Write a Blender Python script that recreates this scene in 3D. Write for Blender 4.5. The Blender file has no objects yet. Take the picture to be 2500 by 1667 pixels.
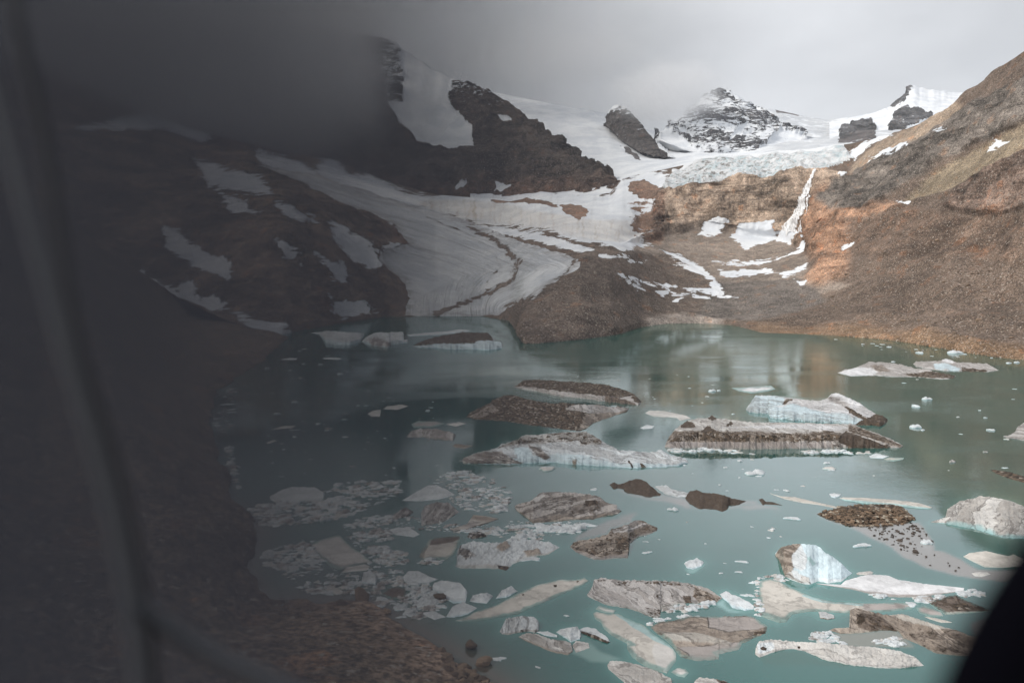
import bpy, math, random
import numpy as np
from mathutils import Vector

random.seed(7)
RNG = np.random.default_rng(11)
SC = bpy.context.scene
COL = SC.collection
H = 60.0                      # camera height above the lake, metres
FPX = 28/36*2500              # focal length in photograph pixels
PITCH = math.radians(5.74)
CP, SP = math.cos(PITCH), math.sin(PITCH)
KD = 2500/2352.0

# ------------------------------------------------------------------ survey helpers
def ray(x, y):
    rx = (np.asarray(x, float)-1250)/FPX
    ry = (833.5-np.asarray(y, float))/FPX
    return rx, CP+ry*SP, -SP+ry*CP
def at(x, y, Y):
    dx, dy, dz = ray(x, y)
    k = np.asarray(Y, float)/dy
    return np.stack([dx*k, dy*k, H+dz*k], -1)
def dw(y, z=0.0):
    dx, dy, dz = ray(1250, y)
    return (H-z)*dy/np.maximum(-dz, 1e-3)
TILES = {'1': (1100, 900, 3.92), '2': (1600, 900, 3.92), '3': (1900, 850, 3.92), '4': (1100, 1267, 3.92),
         '5': (1600, 1267, 3.92), '6': (1900, 1200, 3.92), '7': (550, 1100, 3.136), '8': (650, 700, 3.136),
         'D': (0, 0, .9408), 'B': (1250, 0, 1.88)}
def T(t, pts):
    ox, oy, s = TILES[t]
    return np.array([(ox+p[0]/s, oy+p[1]/s) for p in pts], float)
def P(t, s):
    """'x,y x,y ...' in the survey tile t"""
    return T(t, [tuple(map(float, q.split(','))) for q in s.split()])

# ------------------------------------------------------------------ noise
_perm = RNG.permutation(256); _perm = np.concatenate([_perm, _perm, _perm])
_g = RNG.normal(size=(256, 3)); _g /= np.linalg.norm(_g, axis=1)[:, None]
def perlin(p):
    p = np.asarray(p, float)
    i = np.floor(p).astype(int); f = p-i; i &= 255
    u = f*f*f*(f*(f*6-15)+10)
    out = 0
    for dx in (0, 1):
        wx = u[..., 0] if dx else 1-u[..., 0]
        for dy in (0, 1):
            wy = u[..., 1] if dy else 1-u[..., 1]
            for dz in (0, 1):
                wz = u[..., 2] if dz else 1-u[..., 2]
                h = _perm[_perm[_perm[(i[..., 0]+dx) & 255]+((i[..., 1]+dy) & 255)]+((i[..., 2]+dz) & 255)]
                g = _g[h]
                out = out+wx*wy*wz*(g[..., 0]*(f[..., 0]-dx)+g[..., 1]*(f[..., 1]-dy)+g[..., 2]*(f[..., 2]-dz))
    return out*1.6
def fbm(p, scale, octv=5, gain=.5, ridged=False, off=0.0):
    p = np.asarray(p, float)/scale+off
    a, s, tot = 1.0, 0, 0
    for k in range(octv):
        n = perlin(p)
        if ridged: n = 1-2*np.abs(n)
        s = s+a*n; tot += a; a *= gain; p = p*2.03+17.1
    return s/tot
def inpoly(poly, x, y):
    poly = np.asarray(poly); inside = np.zeros(np.shape(x), bool)
    x0, y0 = poly[:, 0], poly[:, 1]; x1, y1 = np.roll(x0, -1), np.roll(y0, -1)
    for a, b, c, d in zip(x0, y0, x1, y1):
        if b == d: continue
        inside ^= ((b > y) != (d > y)) & (x < (c-a)*(y-b)/(d-b)+a)
    return inside
def polydist(poly, x, y, ys=1.0, closed=True):
    poly = np.asarray(poly, float); best = np.full(np.shape(x), 1e9)
    q = np.roll(poly, -1, 0) if closed else poly[1:]
    for (a, b), (c, d) in zip(poly, q):
        vx, vy = c-a, (d-b)*ys
        wx, wy = x-a, (y-b)*ys
        t = np.clip((wx*vx+wy*vy)/(vx*vx+vy*vy+1e-9), 0, 1)
        best = np.minimum(best, np.hypot(wx-t*vx, wy-t*vy))
    return best
def sstep(a, b, x):
    t = np.clip((x-a)/(b-a), 0, 1); return t*t*(3-2*t)
def blur(a, n=1, ax=0):
    for _ in range(n):
        p = np.concatenate([a.take([0], ax), a, a.take([-1], ax)], ax)
        L = a.shape[ax]
        a = (p.take(range(0, L), ax)+2*p.take(range(1, L+1), ax)+p.take(range(2, L+2), ax))/4
    return a

# ------------------------------------------------------------------ objects
def tag(o, label=None, cat=None, group=None, kind=None):
    if label: o['label'] = label
    if cat: o['category'] = cat
    if group: o['group'] = group
    if kind: o['kind'] = kind
    return o
def mesh(name, V, F, mat, parent=None, smooth=True, attrs=None):
    me = bpy.data.meshes.new(name)
    V = np.asarray(V, np.float32).reshape(-1, 3)
    if isinstance(F, np.ndarray):
        n, k = F.shape
        me.vertices.add(len(V)); me.vertices.foreach_set('co', V.ravel())
        me.loops.add(n*k); me.loops.foreach_set('vertex_index', F.astype(np.int32).ravel())
        me.polygons.add(n); me.polygons.foreach_set('loop_start', np.arange(0, n*k, k, dtype=np.int32))
        me.polygons.foreach_set('loop_total', np.full(n, k, np.int32))
        me.update(calc_edges=True)
    else:
        me.from_pydata([tuple(v) for v in V], [], F)
    me.polygons.foreach_set('use_smooth', [smooth]*len(me.polygons))
    for an, arr in (attrs or {}).items():
        a = me.attributes.new(an, 'FLOAT_COLOR', 'POINT')
        arr = np.asarray(arr, np.float32).reshape(len(V), -1)
        full = np.ones((len(V), 4), np.float32); full[:, :arr.shape[1]] = arr
        a.data.foreach_set('color', full.ravel())
    me.materials.append(mat); me.validate()
    o = bpy.data.objects.new(name, me); COL.objects.link(o)
    if parent: o.parent = parent
    return o
def gridfaces(nr, nc, wrap=False):
    r, c = np.meshgrid(np.arange(nr-1), np.arange(nc-1), indexing='ij')
    a = r*nc+c
    return np.stack([a, a+1, a+nc+1, a+nc], -1).reshape(-1, 4)
def normals(G):
    du = np.gradient(G, axis=1); dv = np.gradient(G, axis=0)
    n = np.cross(du, dv); return n/(np.linalg.norm(n, axis=-1, keepdims=True)+1e-9)

# ------------------------------------------------------------------ materials
class NT:
    def __init__(s, name):
        s.m = bpy.data.materials.new(name); s.m.use_nodes = True
        s.t = s.m.node_tree; s.t.nodes.clear()
        s.out = s.t.nodes.new('ShaderNodeOutputMaterial')
        s.pos = None
    def n(s, typ, **kw):
        nd = s.t.nodes.new(typ)
        for k, v in kw.items(): setattr(nd, k, v)
        return nd
    def l(s, a, b): s.t.links.new(a, b)
    def val(s, sock, v):
        if isinstance(v, bpy.types.NodeSocket): s.l(v, sock)
        else: sock.default_value = v
    def obj(s):
        if s.pos is None: s.pos = s.n('ShaderNodeTexCoord').outputs['Object']
        return s.pos
    def attr(s, name):
        a = s.n('ShaderNodeAttribute'); a.attribute_name = name; return a.outputs['Color']
    def sep(s, c):
        x = s.n('ShaderNodeSeparateColor'); s.l(c, x.inputs[0]); return x.outputs
    def math(s, op, a, b=0.0, c=None, clamp=False):
        x = s.n('ShaderNodeMath', operation=op); x.use_clamp = clamp
        s.val(x.inputs[0], a); s.val(x.inputs[1], b)
        if c is not None: s.val(x.inputs[2], c)
        return x.outputs[0]
    def noise(s, scale, detail=4, rough=.55, vec=None, dist=0.0, col=False):
        x = s.n('ShaderNodeTexNoise'); s.l(vec or s.obj(), x.inputs['Vector'])
        x.inputs['Scale'].default_value = scale; x.inputs['Detail'].default_value = detail
        x.inputs['Roughness'].default_value = rough; x.inputs['Distortion'].default_value = dist
        return x.outputs['Color' if col else 'Fac']
    def vor(s, scale, out='Distance', feature='F1', vec=None):
        x = s.n('ShaderNodeTexVoronoi', feature=feature); s.l(vec or s.obj(), x.inputs['Vector'])
        x.inputs['Scale'].default_value = scale; return x.outputs[out]
    def ramp(s, f, a, b, lo=0.0, hi=1.0):
        x = s.n('ShaderNodeMapRange', interpolation_type='SMOOTHSTEP')
        s.val(x.inputs[0], f); s.val(x.inputs[1], a); s.val(x.inputs[2], b); s.val(x.inputs[3], lo); s.val(x.inputs[4], hi)
        return x.outputs[0]
    def mix(s, f, a, b, blend='MIX'):
        x = s.n('ShaderNodeMix', data_type='RGBA', blend_type=blend)
        s.val(x.inputs[0], f)
        for sock, v in ((x.inputs[6], a), (x.inputs[7], b)):
            s.val(sock, v if isinstance(v, bpy.types.NodeSocket) else (*v, 1.0))
        return x.outputs[2]
    def scale(s, c, f):
        x = s.n('ShaderNodeVectorMath', operation='SCALE'); s.l(c, x.inputs[0]); s.val(x.inputs['Scale'], f); return x.outputs[0]
    def comb(s, x_, y_, z_):
        x = s.n('ShaderNodeCombineXYZ'); s.val(x.inputs[0], x_); s.val(x.inputs[1], y_); s.val(x.inputs[2], z_); return x.outputs[0]
    def xyz(s, v):
        x = s.n('ShaderNodeSeparateXYZ'); s.l(v, x.inputs[0]); return x.outputs
    def map(s, sc, rot=(0, 0, 0)):
        x = s.n('ShaderNodeMapping'); s.l(s.obj(), x.inputs[0]); x.inputs['Scale'].default_value = sc; x.inputs['Rotation'].default_value = rot
        return x.outputs[0]
    def bump(s, h, dist, strength=1.0, norm=None):
        x = s.n('ShaderNodeBump'); s.l(h, x.inputs['Height']); s.val(x.inputs['Distance'], dist); s.val(x.inputs['Strength'], strength)
        if norm: s.l(norm, x.inputs['Normal'])
        return x.outputs[0]
    def pbr(s, col, rough=.9, norm=None, spec=.3, **kw):
        x = s.n('ShaderNodeBsdfPrincipled')
        s.val(x.inputs['Base Color'], col if isinstance(col, bpy.types.NodeSocket) else (*col, 1))
        s.val(x.inputs['Roughness'], rough); x.inputs['Specular IOR Level'].default_value = spec
        if norm: s.l(norm, x.inputs['Normal'])
        for k, v in kw.items(): s.val(x.inputs[k], v)
        s.l(x.outputs[0], s.out.inputs['Surface']); return x

def m_terrain():
    """par: r snow cover, g strata strength, b streak coordinate (metres/10)"""
    t = NT('mountain_ground'); col = t.attr('col'); r, g, b = t.sep(t.attr('par'))[:3]
    big = t.noise(.012, 5, .6); mid = t.noise(.06, 6, .65); fine = t.noise(.33, 4, .7)
    pix = t.vor(.38, 'Color'); pf = t.sep(pix)[0]
    strat = t.noise(.045, 6, .62, vec=t.map((.30, .30, 2.1), (.12, .42, 0)), dist=.5)
    k = t.math('ADD', t.math('MULTIPLY', big, 1.25), t.math('MULTIPLY', mid, .85))
    k = t.math('ADD', k, t.math('MULTIPLY', fine, .5))
    k = t.math('ADD', k, -.38)
    gg = t.ramp(g, .0, .6)
    lo_ = t.ramp(k, .52, 1.36, .62, 1.42); hi_ = t.ramp(k, .60, 1.28, .30, 1.85)
    fm = t.n('ShaderNodeMix', data_type='FLOAT'); t.l(gg, fm.inputs[0]); t.l(lo_, fm.inputs[2]); t.l(hi_, fm.inputs[3])
    rock = t.scale(col, fm.outputs[0])
    sp = t.math('MULTIPLY', t.ramp(t.noise(.8, 3, .8), .36, .64, .42, 1.70), t.ramp(pf, 0, 1, .88, 1.12))
    rock = t.scale(rock, sp)
    v2 = t.sep(t.vor(.12, 'Color'))
    rock = t.scale(rock, t.ramp(v2[0], 0, 1, .86, 1.14))
    rock = t.mix(t.math('MULTIPLY', t.ramp(v2[1], .80, .95), t.ramp(mid, .45, .6)), rock, t.mix(1.0, rock, (1.15, .92, .78), 'MULTIPLY'))
    rock = t.mix(t.math('MULTIPLY', g, t.ramp(strat, .52, .64)), rock, t.scale(rock, .38))
    rock = t.mix(t.math('MULTIPLY', t.math('MULTIPLY', g, .55), t.ramp(strat, .47, .38)), rock, t.scale(rock, 1.55))
    rock = t.mix(t.ramp(t.noise(.62, 2, .6), .61, .67), rock, (.42, .37, .32))   # scattered pale stones
    # snow
    sn = t.math('ADD', r, t.math('MULTIPLY', t.math('SUBTRACT', t.noise(.085, 6, .7, vec=t.map((.4, .4, 1.6), (.3, .4, 0)), dist=.8), .5), 2.6))
    sn = t.math('ADD', sn, t.math('MULTIPLY', t.math('SUBTRACT', mid, .5), .9))
    sn = t.math('ADD', sn, t.math('MULTIPLY', t.math('SUBTRACT', fine, .5), .45))
    r2 = t.math('MULTIPLY', t.math('SUBTRACT', r, .5), .55)
    sn = t.ramp(t.math('ADD', sn, r2), .47, .56)
    x, y, z = t.xyz(t.obj())[:3]
    strv = t.comb(t.math('MULTIPLY', b, 20.0), t.math('MULTIPLY', x, .006), t.math('MULTIPLY', y, .006))
    streak = t.noise(1.0, 5, .65, vec=strv, dist=.9)
    icecol = t.mix(t.ramp(t.noise(.02, 4, .6), .38, .62), (.72, .75, .79), (.86, .88, .90))
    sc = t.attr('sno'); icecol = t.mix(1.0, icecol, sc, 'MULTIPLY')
    isstr = t.ramp(b, .001, .01)
    icecol = t.mix(t.math('MULTIPLY', isstr, t.ramp(streak, .50, .70, 0, .5)), icecol, (.22, .21, .2))
    icecol = t.mix(t.math('MULTIPLY', isstr, t.ramp(fine, .56, .7, 0, .55)), icecol, (.2, .18, .16))
    c = t.mix(sn, rock, icecol)
    hb = t.math('ADD', t.math('MULTIPLY', mid, t.math('MULTIPLY_ADD', g, 4.0, .9)), t.math('MULTIPLY', fine, .55))
    hb = t.math('ADD', hb, t.math('MULTIPLY', pf, .1))
    hb = t.math('ADD', hb, t.math('MULTIPLY', strat, t.math('MULTIPLY', g, 6.0)))
    hs = t.math('ADD', t.math('MULTIPLY', mid, 1.5), t.math('MULTIPLY', streak, t.math('MULTIPLY', isstr, 5.0)))
    mx = t.n('ShaderNodeMix', data_type='FLOAT'); t.l(sn, mx.inputs[0]); t.l(hb, mx.inputs[2]); t.l(hs, mx.inputs[3])
    t.pbr(c, .9, t.bump(mx.outputs[0], 1.0, .9), .15)
    return t.m

def m_icefall():
    t = NT('broken_glacier_ice'); col = t.attr('col'); r, g, b = t.sep(t.attr('par'))[:3]
    n1 = t.noise(.05, 6, .7, vec=t.map((1, 1, .8)), dist=1.2); n2 = t.noise(.2, 5, .7, dist=.8)
    v = t.vor(.07, 'Distance', 'DISTANCE_TO_EDGE')
    c = t.mix(t.ramp(n1, .40, .52), (.66, .75, .78), (.90, .91, .92))
    c = t.mix(t.ramp(n2, .54, .64, 0, .55), c, (.46, .66, .70))
    c = t.mix(t.math('MULTIPLY', t.ramp(t.noise(.11, 6, .75), .50, .60, 0, .85), t.ramp(t.xyz(t.obj())[0], 520., 330., .25, 1.)), c, (.20, .175, .15))
    top = t.ramp(r, .3, .8); c = t.mix(top, c, (.80, .82, .84))
    h = t.math('ADD', t.math('MULTIPLY', n1, 14.0), t.math('MULTIPLY', n2, 5.0))
    h = t.math('MULTIPLY', h, t.math('SUBTRACT', 1.05, top)); h = t.math('MULTIPLY', h, .6)
    t.pbr(c, .6, t.bump(h, 1.0, .9), .3)
    return t.m

def m_ice():
    """floating ice. col: clean colour; par: r rock debris, g dirt seams, b seam coordinate; aux r = grey silt film"""
    t = NT('glacier_ice'); col = t.attr('col'); r, g, b = t.sep(t.attr('par'))[:3]; a = t.sep(t.attr('aux'))
    big = t.noise(.11, 4, .6); mid = t.noise(.45, 5, .65); fine = t.noise(2.2, 4, .7)
    x, y, z = t.xyz(t.obj())[:3]
    wob = t.math('ADD', t.math('MULTIPLY', b, 100.0), t.math('MULTIPLY', big, 2.6))
    seam = t.noise(1.0, 5, .62, vec=t.comb(wob, t.math('MULTIPLY', x, .05), t.math('MULTIPLY', y, .05)), dist=.5)
    line = t.math('ABSOLUTE', t.math('SUBTRACT', seam, .5))
    c = t.scale(col, t.ramp(t.math('ADD', t.math('MULTIPLY', mid, .5), t.math('MULTIPLY', big, .5)), .35, .65, .76, 1.12))
    c = t.mix(t.math('MULTIPLY', g, t.ramp(seam, .44, .60)), c, t.mix(t.ramp(fine, .4, .6), (.085, .062, .047), (.24, .19, .15)))
    c = t.mix(t.math('MULTIPLY', t.math('POWER', g, .5), t.ramp(line, .03, .006, 0, .9)), c, (.055, .042, .034))
    c = t.mix(t.math('MULTIPLY', g, t.ramp(t.math('ADD', mid, t.math('MULTIPLY', fine, .35)), .66, .78, 0, .9)), c, (.07, .053, .042))
    # rubble cover
    vc = t.sep(t.vor(1.15, 'Color')); vd = t.vor(1.15, 'Distance')
    vc2 = t.sep(t.vor(.5, 'Color'))
    rk = t.mix(vc[0], (.040, .031, .024), (.17, .125, .09))
    rk = t.mix(t.ramp(vc[1], .86, .9), rk, (.30, .26, .22))
    rk = t.scale(rk, t.ramp(mid, .3, .7, .75, 1.2))
    rm = t.math('ADD', r, t.math('MULTIPLY', t.math('SUBTRACT', mid, .5), 1.1))
    rm = t.math('ADD', rm, t.math('MULTIPLY', t.math('SUBTRACT', fine, .5), .9))
    rm = t.math('ADD', rm, t.math('MULTIPLY', t.math('SUBTRACT', big, .5), .5))
    rm = t.math('MULTIPLY', t.ramp(rm, .47, .56), t.ramp(r, .05, .2))
    fine_mud = a[1]
    rk = t.mix(fine_mud, rk, t.scale(t.mix(fine, (.060, .046, .037), (.10, .075, .058)), 1.0))
    c = t.mix(rm, c, rk)
    c = t.mix(a[0], c, (.30, .27, .25))
    rockh = t.math('MULTIPLY', t.math('SUBTRACT', 1.0, vd), t.math('SUBTRACT', 1.0, t.math('MULTIPLY', fine_mud, .85)))
    h1 = t.math('ADD', t.math('MULTIPLY', mid, .9), t.math('MULTIPLY', fine, .28))
    h1 = t.math('ADD', h1, t.math('MULTIPLY', t.math('MULTIPLY', seam, g), .8))
    h1 = t.math('MULTIPLY', h1, t.math('SUBTRACT', 1.0, t.math('MULTIPLY', a[2], .9)))
    h = t.math('ADD', h1, t.math('MULTIPLY', rockh, t.math('MULTIPLY', rm, 1.1)))
    t.pbr(c, t.ramp(rm, 0, 1, .5, .9), t.bump(h, 1.0, .75), .3)
    return t.m

def m_water():
    t = NT('milky_lake_water'); col = t.attr('col'); r, g, b = t.sep(t.attr('par'))[:3]
    n1 = t.noise(.9, 3, .6, vec=t.map((1, 1.7, 1))); n2 = t.noise(.22, 3, .5, vec=t.map((1, 1.5, 1)))
    h = t.math('ADD', t.math('MULTIPLY', n1, .017), t.math('MULTIPLY', n2, .014))
    calm = t.ramp(t.noise(.012, 3, .5, vec=t.map((1, 2.2, 1))), .42, .60, .25, 1.0)
    h = t.math('MULTIPLY', h, t.math('MULTIPLY', calm, t.math('MULTIPLY', r, 2.0)))
    c = t.scale(col, t.ramp(t.noise(.03, 3, .5), .3, .7, .9, 1.1))
    nb = t.bump(h, 1.0, 1.0)
    fr = t.n('ShaderNodeFresnel'); fr.inputs['IOR'].default_value = 1.38; t.l(nb, fr.inputs['Normal'])
    gl = t.n('ShaderNodeBsdfGlossy'); t.l(t.ramp(g, 0, 1, .03, .45), gl.inputs['Roughness']); t.l(nb, gl.inputs['Normal']); gl.inputs['Color'].default_value = (.93, .97, .97, 1)
    df = t.n('ShaderNodeBsdfDiffuse'); t.l(c, df.inputs['Color'])
    mx = t.n('ShaderNodeMixShader'); t.l(t.math('MINIMUM', t.math('MULTIPLY', fr.outputs[0], 2.15), .55), mx.inputs[0]); t.l(df.outputs[0], mx.inputs[1]); t.l(gl.outputs[0], mx.inputs[2])
    t.l(mx.outputs[0], t.out.inputs['Surface'])
    return t.m

def m_rock(name, lo, hi):
    t = NT(name)
    info = t.n('ShaderNodeObjectInfo').outputs['Random']
    c = t.mix(t.noise(1.6, 5, .65), lo, hi); c = t.scale(c, t.ramp(info, 0, 1, .55, 1.35))
    t.pbr(c, .85, t.bump(t.noise(3.0, 5, .7), .25, .8), .3); return t.m

def m_simple(name, c, rough=.9, spec=.3, nz=0.0, sc=2.0):
    t = NT(name)
    cc = t.mix(t.noise(sc, 4, .6), tuple(v*(1-nz) for v in c), tuple(min(1, v*(1+nz)) for v in c))
    t.pbr(cc, rough, None, spec); return t.m

M_T = m_terrain(); M_IF = m_icefall(); M_I = m_ice(); M_W = m_water()
M_R = m_rock('wet_dark_stone', (.035, .03, .027), (.13, .10, .08))
M_R2 = m_rock('brown_boulder_stone', (.13, .09, .06), (.33, .24, .17))
def m_rubble():
    t = NT('loose_rubble'); v = t.sep(t.vor(1.3, 'Color')); c = t.mix(v[0], (.05, .038, .028), (.24, .165, .11)); c = t.mix(t.ramp(v[1], .9, .92), c, (.4, .35, .28))
    c = t.scale(c, t.ramp(t.noise(3., 4, .6), .3, .7, .7, 1.3)); t.pbr(c, .9, t.bump(t.noise(4., 4, .7), .2, .8), .3); return t.m
M_RB = m_rubble()

# ------------------------------------------------------------------ terrain lofts
def interp_line(pts, xs, smooth=True):
    pts = sorted(pts); X = np.array([p[0] for p in pts], float)
    out = []
    for k in (1, 2):
        Yv = np.array([p[k] for p in pts], float)
        out.append(np.interp(xs, X, Yv))
    return out
def loft(lines, xs, rows, smooth_rows=0, smooth_cols=0, jag=0.):
    """lines of (x, y, depth) by image column -> surface grid in world metres; also returns screen x,y grids"""
    L = [interp_line(l, xs) for l in lines]
    if jag:
        q = np.stack([xs/26., xs*0+L[-1][1][0]*.01, xs*0], -1); L[-1][0] = L[-1][0]+fbm(q, 1., 6, .62, True)*jag-jag*.3
    Y, D = [], []
    for k in range(len(L)-1):
        n = rows[k] if isinstance(rows, (list, tuple)) else rows
        ts = np.linspace(0, 1, n, endpoint=(k == len(L)-2))
        for t_ in ts:
            Y.append(L[k][0]*(1-t_)+L[k+1][0]*t_)
            P0, P1 = L[k][1], L[k+1][1]
            D.append(P0*(1-t_)+P1*t_)
    Y, D = np.array(Y), np.array(D)
    if smooth_rows:
        D = blur(D, smooth_rows, 0)
    if smooth_cols:
        D = blur(D, smooth_cols, 1)
        Y = blur(Y, max(1, smooth_cols//6), 1)
    X = np.broadcast_to(xs, Y.shape)
    return X, Y, at(X*KD, Y*KD, D)

WD = lambda y: float(dw(y*KD))
cols = {  # image column (display px): seven (y, depth) from the water up
 -260: [(760, None), (640, 760), (500, 850), (400, 950), (300, 1100), (150, 1300), (0, 1600)],
 100: [(760, None), (660, 760), (560, 850), (460, 950), (360, 1100), (260, 1300), (150, 1600)],
 300: [(765, None), (690, 770), (600, 850), (520, 950), (430, 1100), (330, 1300), (250, 1600)],
 450: [(765, None), (700, 750), (620, 850), (540, 930), (460, 1050), (380, 1300), (300, 1600)],
 560: [(775, None), (720, 700), (640, 780), (550, 880), (465, 1020), (390, 1250), (330, 1550)],
 650: [(768, None), (710, 720), (630, 790), (545, 870), (470, 980), (400, 1250), (350, 1650)],
 760: [(747, None), (690, 800), (620, 860), (550, 930), (480, 1080), (420, 1350), (365, 1700)],
 880: [(728, None), (690, 900), (630, 970), (560, 1050), (500, 1200), (440, 1450), (414, 1700)],
 1000: [(726, None), (690, 950), (640, 1040), (570, 1150), (510, 1300), (480, 1450), (447, 1640)],
 1110: [(727, None), (700, 950), (655, 1040), (590, 1130), (520, 1290), (495, 1430), (456, 1560)],
 1172: [(738, None), (712, 850), (668, 930), (604, 1050), (540, 1200), (505, 1370), (463, 1500)],
 1200: [(790, None), (738, 650), (690, 740), (620, 900), (545, 1120), (498, 1340), (458, 1500)],
 1240: [(789, None), (730, 645), (672, 720), (608, 860), (545, 1080), (488, 1300), (440, 1500)],
 1330: [(781, None), (720, 660), (660, 720), (598, 830), (550, 1000), (500, 1200), (449, 1420)],
 1428: [(766, None), (706, 720), (648, 810), (588, 920), (542, 1110), (482, 1255), (412, 1400)],
 1400: [(772, None), (710, 690), (650, 770), (590, 880), (545, 1060), (490, 1240), (446, 1400)],
 1470: [(752, None), (700, 800), (640, 900), (585, 1010), (538, 1200), (470, 1285), (400, 1410)],
 1530: [(744, None), (700, 850), (640, 960), (585, 1080), (520, 1240), (432, 1275), (388, 1390)],
 1600: [(743, None), (700, 860), (640, 980), (585, 1100), (520, 1230), (424, 1262), (373, 1380)],
 1680: [(747, None), (708, 850), (645, 960), (592, 1080), (532, 1205), (412, 1245), (360, 1365)],
 1750: [(765, None), (715, 790), (650, 930), (600, 1060), (545, 1180), (405, 1222), (352, 1350)],
 1850: [(768, None), (705, 790), (640, 900), (595, 1010), (548, 1120), (405, 1180), (345, 1320)],
 1950: [(774, None), (700, 760), (620, 850), (560, 950), (500, 1030), (415, 1140), (332, 1300)],
 2050: [(783, None), (700, 720), (610, 790), (530, 870), (450, 950), (370, 1060), (313, 1200)],
 2120: [(794, None), (700, 690), (605, 755), (515, 830), (425, 905), (340, 1000), (283, 1120)],
 2200: [(808, None), (700, 650), (600, 715), (500, 780), (400, 855), (310, 940), (236, 1050)],
 2240: [(814, None), (700, 640), (595, 700), (485, 765), (380, 835), (285, 915), (206, 1015)],
 2290: [(822, None), (700, 625), (590, 685), (468, 740), (352, 805), (250, 880), (165, 970)],
 2352: [(828, None), (700, 600), (580, 650), (450, 700), (330, 765), (220, 840), (122, 920)],
 2720: [(860, None), (700, 500), (540, 550), (380, 600), (220, 650), (60, 700), (-80, 760)],
}
xs1 = np.arange(-240, 2700, 2.6)
lines = []
for k in range(7):
    lines.append([(x, c[k][0], c[k][1] if c[k][1] else WD(c[k][0])) for x, c in cols.items()])
X1, Y1, G1 = loft(lines, xs1, [58, 60, 60, 60, 72, 60], 7, 5)
# the waterline wobbles a little
nr, nc = X1.shape
rowt = np.arange(nr)
SX, SY = X1*1.0, Y1*1.0
wobx = fbm(G1, 45, 4, off=3.3)*9+fbm(G1, 13, 4, .6, off=3.8)*11; woby = fbm(G1, 45, 4, off=9.1)*5+fbm(G1, 13, 4, .6, off=1.8)*6
wx, wy = SX+wobx, SY+woby
N1 = normals(G1); N1 *= np.sign(-N1[..., 1:2]+1e-6)*1.0
N1 = np.where(N1[..., 2:3] < -.2, -N1, N1)
lerp = lambda a, b, t_: a+(b-a)*t_

col1 = np.zeros((nr, nc, 3)); col1[:] = (.140, .104, .081)
par1 = np.zeros((nr, nc, 3)); sno1 = np.ones((nr, nc, 3)); amp1 = np.full((nr, nc), 2.2); rid1 = np.zeros((nr, nc))
def reg(s, t='D'):
    p = P(t, s)
    if t != 'D': p = p*.9408
    return p
def msk(poly, soft=2, x=None, y=None):
    m = inpoly(poly, wx if x is None else x, wy if y is None else y).astype(float)
    return blur(blur(m, soft, 0), soft, 1)
def paint(arr, m, v):
    arr += (np.asarray(v)-arr)*(m[..., None] if arr.ndim == 3 else m)
R_P = lambda s: np.array([tuple(map(float, q.split(','))) for q in s.split()])
# rock tints
paint(col1, sstep(760, 960, SX)*0, (0, 0, 0))
left = sstep(960, 860, SX)
paint(col1, left, (.16, .118, .09)); paint(par1[..., 1], left*sstep(760, 700, SY), .75)
paint(amp1, left, 6.0); paint(rid1, left, 1)
mor = msk(R_P('1150,722 1175,700 1250,665 1330,625 1335,590 1360,560 1450,560 1520,580 1640,640 1700,700 1700,740 1600,742 1480,745 1330,790 1180,800'), 4)
paint(col1, mor, (.135, .105, .085)); paint(amp1, mor, 2.0)
basin = msk(R_P('1500,520 1600,515 1800,540 1860,555 1850,640 1960,660 1700,710 1640,650 1540,590 1440,575 1450,545'), 4)
paint(col1, basin, (.25, .205, .17)); paint(amp1, basin, 1.2)
delta = msk(R_P('1650,650 1840,640 1900,690 1750,740 1600,735 1620,690'), 5)
paint(col1, delta, (.145, .125, .11))
cliff = msk(R_P('1440,560 1500,520 1510,440 1600,415 1860,395 1960,410 1990,470 1960,560 1860,575 1780,545 1600,525'), 5)
paint(col1, cliff, (.36, .275, .21)); paint(par1[..., 1], cliff, 1.0); paint(amp1, cliff, 8.0); paint(rid1, cliff, 1)
rust = msk(R_P('1830,560 1850,500 1880,430 1960,440 2030,470 2110,490 2080,530 1960,570 1950,640 1880,660 1850,640 1880,600 1840,575'), 26)
paint(col1, rust, (.29, .175, .115)); paint(par1[..., 1], rust, .8); paint(amp1, rust, 6); paint(rid1, rust, 1)
dark = msk(R_P('1900,440 1990,390 2100,330 2200,270 2352,190 2500,80 2500,220 2352,285 2220,350 2120,410 2060,450 1990,490 1930,500 1880,470'), 8)
paint(col1, dark, (.145, .125, .108)); paint(par1[..., 1], dark, .8); paint(amp1, dark, 5); paint(rid1, dark, 1)
tan = msk(R_P('1960,380 2080,305 2200,240 2220,250 2130,320 2040,360 1950,420'), 5)
paint(col1, tan, (.31, .24, .18)); paint(par1[..., 1], tan, .1)
ol = msk(R_P('2075,472 2130,420 2220,360 2330,300 2500,210 2500,340 2352,370 2250,400 2180,440'), 5)
paint(col1, ol, (.27, .215, .15)); paint(par1[..., 1], ol, 0); paint(amp1, ol, .8); paint(rid1, ol, 0)
out2 = msk(R_P('2170,480 2230,420 2352,350 2500,300 2500,460 2352,480 2290,500 2200,490'), 6)
paint(col1, out2, (.165, .118, .093)); paint(par1[..., 1], out2, .9); paint(amp1, out2, 6); paint(rid1, out2, 1)
rest = msk(R_P('1960,520 2100,480 2200,500 2352,490 2600,460 2600,620 2352,620 2200,600 2050,600 1960,590'), 10)
paint(col1, rest, (.142, .100, .075)); paint(par1[..., 1], rest, .35)
shore = sstep(26, 0, np.abs(SY-np.interp(SX, [1480, 1700, 1850, 2000, 2150, 2352, 2700], [740, 752, 762, 770, 795, 822, 850])))*sstep(1700, 1760, SX)
paint(col1, shore*.8, (.24, .155, .095))
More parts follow.
